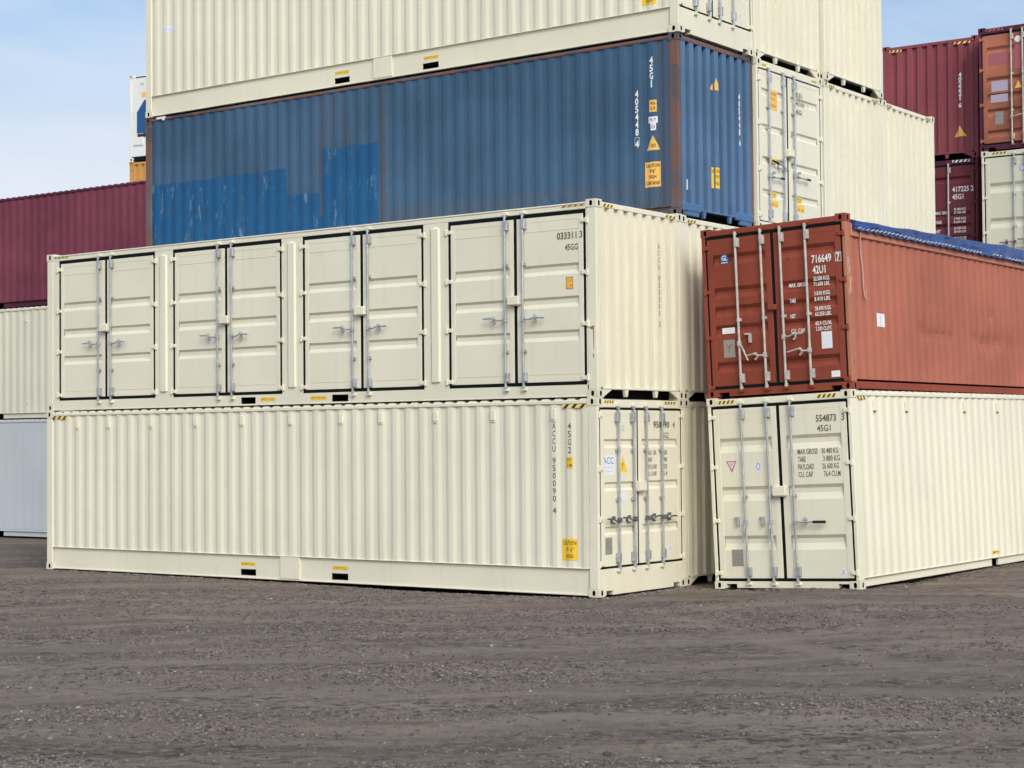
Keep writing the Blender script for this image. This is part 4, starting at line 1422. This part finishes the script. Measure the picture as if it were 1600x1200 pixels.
for q in ((2.245, 2.340, 1.893, 1.900), (2.245, 2.345, 2.023, 2.030), (2.245, 2.252, 1.893, 2.03), (2.338, 2.345, 1.893, 2.03)):
    b.poly([(q[0], q[2], -.0105), (q[1], q[2], -.0105), (q[1], q[3], -.0105), (q[0], q[3], -.0105)])
c.add('serial_number', b, ['print_white'], lv[1])
b = MB(face_end)
letters(b, '42U1', 1.872, 1.745, .112, d=-.011, width=.21, bold=.02)
c.add('size_code', b, ['print_white'], lv[1])
b = MB(face_end)
for t, z, w in (('MAX. GROSS', 1.575, .29), ('TARE', 1.345, .10), ('NET', 1.115, .085), ('CU. CAP.', .895, .24)):
    letters(b, t, 1.475, z, .058, d=-.010, width=w, bold=.02)
for t, z in (('32.500 KGS.', 1.640), ('71.650 LBS.', 1.560), ('3.810 KGS.', 1.425), ('8.410 LBS.', 1.340), ('28.690 KGS.', 1.200), ('63.250 LBS.', 1.118), ('65.9 CU.M.', .980), ('2.330 CU.FT.', .900)):
    letters(b, t, 1.880, z, .056, d=-.010, width=.265, bold=.02)
c.add('weight_table', b, ['print_white'], lv[1])
b = MB(face_end)
b.poly([(.395 + .075 * math.cos(a * .3927), 2.110 + .078 * math.sin(a * .3927), D) for a in range(16)], 0)
letters(b, 'GL', .345, 2.09, .075, d=D + .001, mat=1, width=.10, bold=.02)
b.poly([(.335, 2.062, D + .001), (.455, 2.062, D + .001), (.455, 2.050, D + .001), (.335, 2.050, D + .001)], 1)
c.add('round_emblem', b, ['teal_blue', 'label_white'], lv[0])
c.sticker('oval_label', face_end, .305, .525, .968, 1.058, -.014, ['print_white', 'label_grey'], (('-----', .34, 1.02, .03, 1, .14), ('----', .35, .985, .03, 1, .13)), lv[0])
c.sticker('certificate_plate', face_end, .316, .512, .606, .875, -.014, ['label_grey', 'brown_print', 'steel_dull'], (('Y', .36, .68, .13, 1, .10),), lv[0], border=False)
c.sticker('document_label', face_end, 1.966, 2.138, .629, .880, -.014, ['label_white', 'blue_line'], (('---', 1.99, .80, .03, 1, .11), ('--', 1.99, .74, .03, 1, .09), ('---', 1.99, .68, .03, 1, .11)), lv[1])
c.sticker('small_label', face_end, 2.100, 2.240, .203, .293, -.014, ['print_white', 'label_grey'], (('--', 2.12, .24, .02, 1, .08),), lv[1])
side_sticker(c, 'paper_label', -1.268, -.991, .965, 1.165, ['label_white', 'blue_line'], (('---', -1.03, 1.09, .03, .15), ('--', -1.03, 1.02, .03, .1)), fm=face_far, mirror=True)
# deep top rail of the open top
b = MB(face_far)
b.cbox(-L + .178, -.178, 2.262, 2.45, -.066, .012, .008)
c.add('top_side_rail', b, ['pale_brick'])
b = MB(face_side)
b.cbox(-L + .178, -.178, 2.262, 2.45, -.066, .012, .008)
c.add('top_side_rail', b, ['pale_brick'])
# tarpaulin over the roof bows
def tarp():
    b = MB(lambda x, y, z: (x, y, z))
    nxs, sec = 300, []
    for j in range(13):
        t = j / 12
        sec.append((W + .030 - .012 * t, 2.355 + .20 * t))
    for j in range(1, 9):
        a = j / 8 * math.pi / 2
        sec.append((W + .018 - .16 * (1 - math.cos(a)), 2.555 + .075 * math.sin(a)))
    for j in range(1, 6):
        sec.append((W - .14 - (W - .28) * j / 5, 2.632 + .012 * math.sin(j / 5 * math.pi)))
    for j in range(1, 6):
        sec.append((.14 - .165 * min(1, j / 3), 2.63 - .27 * max(0, (j - 1)) / 4))
    rows = []
    for i in range(nxs + 1):
        x = -.20 - (L - .40) * i / nxs
        sag = .012 * math.sin(x * 4.6) + .010 * math.sin(x * 1.7 + 1)
        row = []
        for j, (y, z) in enumerate(sec):
            drop = max(0.0, 1 - (z - 2.355) / .22) if j < 14 else 0
            w1 = float(fbm(np.array([x * 1.6 + z * 5.0]), np.array([z * 4.0 - x * .4]), 3, 2)[0])
            out = .012 + (.028 * abs(w1) * 1.6 + .004 * (1 + math.sin(x * 9.0 + z * 16))) * (1 if j < 20 else .3)
            tuck = .008 * math.cos(x * 2 * math.pi / .28) * drop * drop
            zz = 2.355 + (z - 2.355) * (.58 + .42 * min(1.0, -x / 6.5)) + (sag if j > 8 else sag * .3) * .6 + tuck * 1.2
            row.append((x, y + (out + .012) * (1 if y > W / 2 else -1), zz))
        rows.append(row)
    for A, B in zip(rows, rows[1:]):
        for j in range(len(sec) - 1):
            b.poly([A[j], B[j], B[j + 1], A[j + 1]], 0, True)
    r0 = rows[0]
    b.poly([(p[0], p[1], p[2]) for p in r0] + [(-.2, .3, 2.40), (-.2, W - .3, 2.40)], 0)
    return b
tp = c.add('tarpaulin', tarp(), ['tarp'])
b = MB(lambda x, y, z: (x, y, z))
pts = []
for i in range(150):
    x = -.30 - i * .075
    z = (2.378, 2.405)[i % 2] + .008 * math.sin(x * 3)
    pts.append((x, W + .070 + .004 * math.sin(x * 5.1), z))
b.tube(pts, .0075, 5)
c.add('lacing_rope', b, ['rope'], tp)
b = MB(lambda x, y, z: (x, y, z))
b.tube([(-.42, W + .03, 2.44), (-.45, W + .04, 2.36), (-.43, W + .03, 2.25), (-.46, W + .015, 2.0), (-.49, W + .02, 1.72), (-.50, W + .01, 1.50), (-.53, W + .015, 1.38)], .013, 6)
b.tube([(-.50, W + .02, 1.62), (-.56, W + .02, 1.52), (-.58, W + .015, 1.34)], .010, 6)
c.add('hanging_rope', b, [plain('dusty_rope', (.46, .28, .22), .9)], tp)
b = MB(face_far)
z = 1.75
for q in (((-.05, 1.95), (-.10, 1.80), (-.06, 1.70), (-.03, 1.82), (-.05, 1.95)), ((-.13, 1.66), (-.04, 1.40)), ((-.04, 1.66), (-.13, 1.42))):
    b.tube([(h, zz, -.004) for h, zz in q], .006, 5)
c.add('chalk_mark', b, [plain('chalk', (.52, .36, .28), .9)])

# ------------------------------------------------------------------ background right
GB = 'older containers in the far right stack'
BR = -36.256
ur = Vector((math.cos(math.radians(BR)), math.sin(math.radians(BR)), 0))
vr = Vector((-ur.y, ur.x, 0))
oA, oB = Vector((9.1334, 44.2363, 8.9386)), Vector((10.9846, 42.2419, 8.929))
c = Box('shipping_container', 'maroon container with ribbed end and white upright number, against the sky at the right', yaw_frame(oA, BR, -.0094), 'maroon_red', group=GB, rail='maroon_red', post='maroon_red')
b = MB(face_end)
column_letters(b, '402221 6', W / 2 + .262 * 3 - .02, 2.05, .112, .104, .080, -.007, bold=.03)
c.add('serial_number', b, ['print_white'])
end_sticker(c, 'warning_triangle', 1.82, 2.12, .52, .78, ['label_amber', 'ink_soft'], (), tri=True)
for h0, h1 in ((.18, .50), (1.84, 2.25)):
    c.hazard(face_end, h0, h1, H - .165, H - .105, -.006, n=3, key='hazard_yellow', dark='maroon_rail')
c = Box('shipping_container', 'faded orange container with lock rod doors and pink patches at the right edge', yaw_frame(oB, BR, -.0025), 'orange', group=GB, rail='maroon_rail', post='maroon_rail', end='door', sill=.135, end_paint='orange')
lv = c.door_end((2.43, 1.72, 1.33, .98, .48), header=.15, gtop=.045, hinge_z=(.24, 1.08, 1.90, 2.62), gh=(.06, .10, .18), gd=.042)
z0, z1 = c.z_rod
for y, k in ((.80, 0), (1.07, 0), (1.40, 1), (1.70, 1)):
    c.rod(face_end, lv[k], y, z0, z1, 'steel_dull', (.9, 1.75), 'orange', side=1, r=.02)
c.handle(face_end, lv[0], .80, .74, ((.10, .01, .012), (.24, .04, .01)), 'steel_dull')
for a, q, z0_, z1_, k, nm in ((.24, .70, 2.00, 2.28, 'pink_patch', 'primer_patch'), (.87, 1.03, 1.85, 2.42, 'pink_patch', 'primer_patch'), (.30, .70, 1.37, 1.62, 'lilac_patch', 'chalk_patch'), (.28, .70, 1.12, 1.30, 'lilac_patch', 'chalk_patch')):
    c.sticker(nm, face_end, a, q, z0_, z1_, -.014, [k, 'label_white'], (), lv[0])
b = MB(face_end)
b.poly([(.95 + .08 * math.cos(a * .3927), 2.54 + .075 * math.sin(a * .3927), -.012) for a in range(16)], 0)
c.add('round_label', b, ['print_white'], lv[0])
c.sticker('warning_triangle', face_end, .86, 1.04, 1.40, 1.58, -.010, ['label_amber', 'ink_soft'], (), lv[0], tri=True)
c.sticker('certificate_plate', face_end, .38, .58, .60, .90, -.014, ['label_grey', 'ink_soft'], (('---', .40, .78, .04, 1, .14),), lv[0])
c.hazard(face_end, .19, .60, H - .10, H - .045, -.003, n=4, key='pink_patch', dark='maroon_rail')
c = Box('shipping_container', 'dark maroon container with white weight table on its doors, under the ribbed maroon end', yaw_frame(oA - Vector((0, 0, H)) - ur * .05, BR, -.0094), 'maroon_dark', group=GB, rail='maroon_rail', post='maroon_dark', end='door', sill=.135)
lv = c.door_end((2.47, 1.62, 1.34, 1.06, .5), header=.14, gtop=.04, gh=(.05, .09, .16), gd=.042)
z0, z1 = c.z_rod
for y, k in ((.62, 0), (1.05, 0), (1.31, 1), (1.71, 1)):
    c.rod(face_end, lv[k], y, z0, z1, 'steel_dull', (1.0, 1.85), 'maroon_dark', side=1, r=.02)
b = MB(face_end)
letters(b, '417225', 1.79, 2.10, .12, d=-.011, width=.42, bold=.02)
letters(b, '2', 2.255, 2.10, .12, d=-.0085, width=.07, bold=.02)
c.add('serial_number', b, ['print_white'], lv[1])
b = MB(face_end)
letters(b, '45G1', 1.79, 1.92, .12, d=-.011, width=.28, bold=.02)
c.add('size_code', b, ['print_white'], lv[1])
b = MB(face_end)
for t, z, w in (('MAX. GROSS', 1.58, .36), ('TARE', 1.36, .16), ('NET', 1.14, .13), ('CU. CAP', .92, .26)):
    letters(b, t, 1.36, z, .07, d=-.010, width=w, bold=.02)
for t, z in (('30 480 KGS', 1.655), ('67 200 LBS', 1.575), ('3 900 KGS', 1.43), ('8 600 LBS', 1.35), ('26 580 KGS', 1.20), ('58 600 LBS', 1.12), ('76.2 CU.M', .97), ('2 690 CU.FT', .90)):
    letters(b, t, 1.83, z, .055, d=-.010, width=.30, bold=.02)
c.add('weight_table', b, ['print_white'], lv[1])
c.hazard(face_end, 1.80, 2.24, H - .098, H - .040, -.003, n=4, key='print_white', dark='maroon_rail')
c = Box('shipping_container', 'cream container with lock rod doors under the faded orange one at the right edge', yaw_frame(oB - Vector((0, 0, H)) + ur * .02, BR, -.0025), 'cream_old', group=GB, end='door', sill=.135)
lv = c.door_end((2.14, 1.32, .62), header=.14, gtop=.028, hinge_z=(.24, .99, 1.80, 2.62), gh=(.07, .13, .24), gd=.036)
z0, z1 = c.z_rod
for y, k in ((.80, 0), (1.07, 0), (1.40, 1), (1.76, 1)):
    c.rod(face_end, lv[k], y, z0, z1, 'steel', (1.1, 1.85), 'cream_old', side=1)
c.handle(face_end, lv[0], .80, .74, ((-.10, .0, .012), (-.36, .01, .01)), 'steel_dark', catch=(-.2, 0))
c.handle(face_end, lv[0], 1.07, .78, ((-.08, .0, .012), (-.2, .0, .01)), 'steel_dark')
b = MB(face_end)
for r0, mt, dz in ((1.0, 0, 0), (.62, 1, .001)):
    b.poly([(.99 + .085 * r0 * math.cos(a * .3927), 2.44 + .085 * r0 * math.sin(a * .3927), D + dz) for a in range(16)], mt)
c.add('round_label', b, ['blue_line', 'label_white'], lv[0])
c.sticker('inspection_label', face_end, .92, 1.09, 1.70, 1.78, -.012, ['label_white', 'blue_line'], (('--', .94, 1.73, .02, 1, .1),), lv[0])
c.hazard(face_end, .26, .62, H - .095, H - .045, -.003)
for o, q in ((oA, 'maroon_dark'), (oB, 'cream_old')):
    for k in (2, 3):
        Box('shipping_container', '%s container on the %s of the far right stack, hidden behind the tarpaulin' % ('maroon' if q == 'maroon_dark' else 'cream', ('second level', 'ground')[k - 2]), yaw_frame(o - Vector((0, 0, k * H)), BR), q, group='containers hidden at the foot of the far stacks')

# ------------------------------------------------------------------ background left
psi = -.62005
ul = Vector((math.cos(psi), math.sin(psi), 0))
vl = Vector((-ul.y, ul.x, 0))
oL = Vector((-.28 * 47.2816, 47.2816, 5.8544)) + ul * 7.2
def left_frame(o):
    X, Y = ul, vl
    return Matrix(((X.x, Y.x, 0, o.x), (X.y, Y.y, 0, o.y), (0, 0, 1, o.z), (0, 0, 0, 1)))
GL = 'containers in the far left stack'
c = Box('shipping_container', 'long maroon container with ribbed side, top of the far left stack', left_frame(oL), 'maroon', group=GL, rail='maroon_rail', post='maroon_rail',
        dents=((-6.5, .55, .3, .02), (-5.7, .5, .25, .02), (-7.6, .45, .3, .025), (-4.9, .6, .2, .015)))
c = Box('shipping_container', 'cream container with ribbed side under the long maroon one at the left', left_frame(oL - Vector((0, 0, H))), 'cream_old', group=GL)
for h in (-6.35, -9.1):
    hh = -.222 - PITCH * round((-.222 - h) / PITCH)
    b = MB(face_side)
    b.cbox(hh - .045, hh + .045, 2.50, 2.66, -.016, .012, .006)
    c.add('vent', b, ['cream_old'])
HG = 3.05
c = Box('shipping_container', 'pale grey smooth sided container at the foot of the far left stack', left_frame(oL - Vector((0, 0, H + HG))), 'grey', H=HG, group=GL, near='smooth', far='smooth')

# reefer and ochre container far behind
oW = Vector((-12.691, 60.227, 11.689))
c = Box('refrigerated_container', 'white refrigerated container end with dark blue panel, far behind at the upper left', yaw_frame(oW, -28), 'white', group='containers in the farthest stack', near='smooth', far='smooth', end='none')
b = MB(face_end)
b.box(.10, W - .10, .40, H - .12, -.05, -.02)
b.cbox(.16, .60, .52, 1.62, -.02, .004, .02)
b.cbox(.10, W - .10, .15, .40, -.05, -.006, .01)
c.add('machinery_panel', b, ['white'])
b = MB(face_end)
b.prism([(.34, .92), (.34, 1.62), (.66, 2.02), (1.30, 2.02), (1.62, 1.62), (1.62, .92)], -.02, .012)
b.box(.36, 1.6, .80, .90, -.02, .006, 1)
c.add('blue_panel', b, ['teal_blue', 'ink'])
c.sticker('white_mark', face_end, .74, 1.2, 1.0, 1.2, .012, ['label_white', 'ink'], ())
c.sticker('amber_label', face_end, .52, .74, 2.12, 2.28, -.018, ['label_amber', 'ink'], ())
b = MB(face_end)
letters(b, 'M  C', .48, 2.48, .14, d=-.016, width=.34)
c.add('serial_number', b, ['label_grey'])
b = MB(face_end)
for a in (.18, .84):
    b.prism([(a, .01), (a + .08, .13), (a + .42, .13), (a + .5, .01)], -.02, .002)  # solid dark prisms in place of the shade in the openings
c.add('tunnel_opening_shade', b, ['dark'])
c = Box('shipping_container', 'ochre yellow container under the white refrigerated one, far behind', yaw_frame(oW - Vector((0, 0, H)), -28), 'ochre', group='containers in the farthest stack')
for k in (2, 3, 4):
    Box('shipping_container', 'maroon container on the %s under the ochre one, hidden from view' % ('third level', 'second level', 'ground')[k - 2], yaw_frame(oW - Vector((0, 0, k * H)), -28), 'maroon_dark', group='containers hidden under the ochre one')
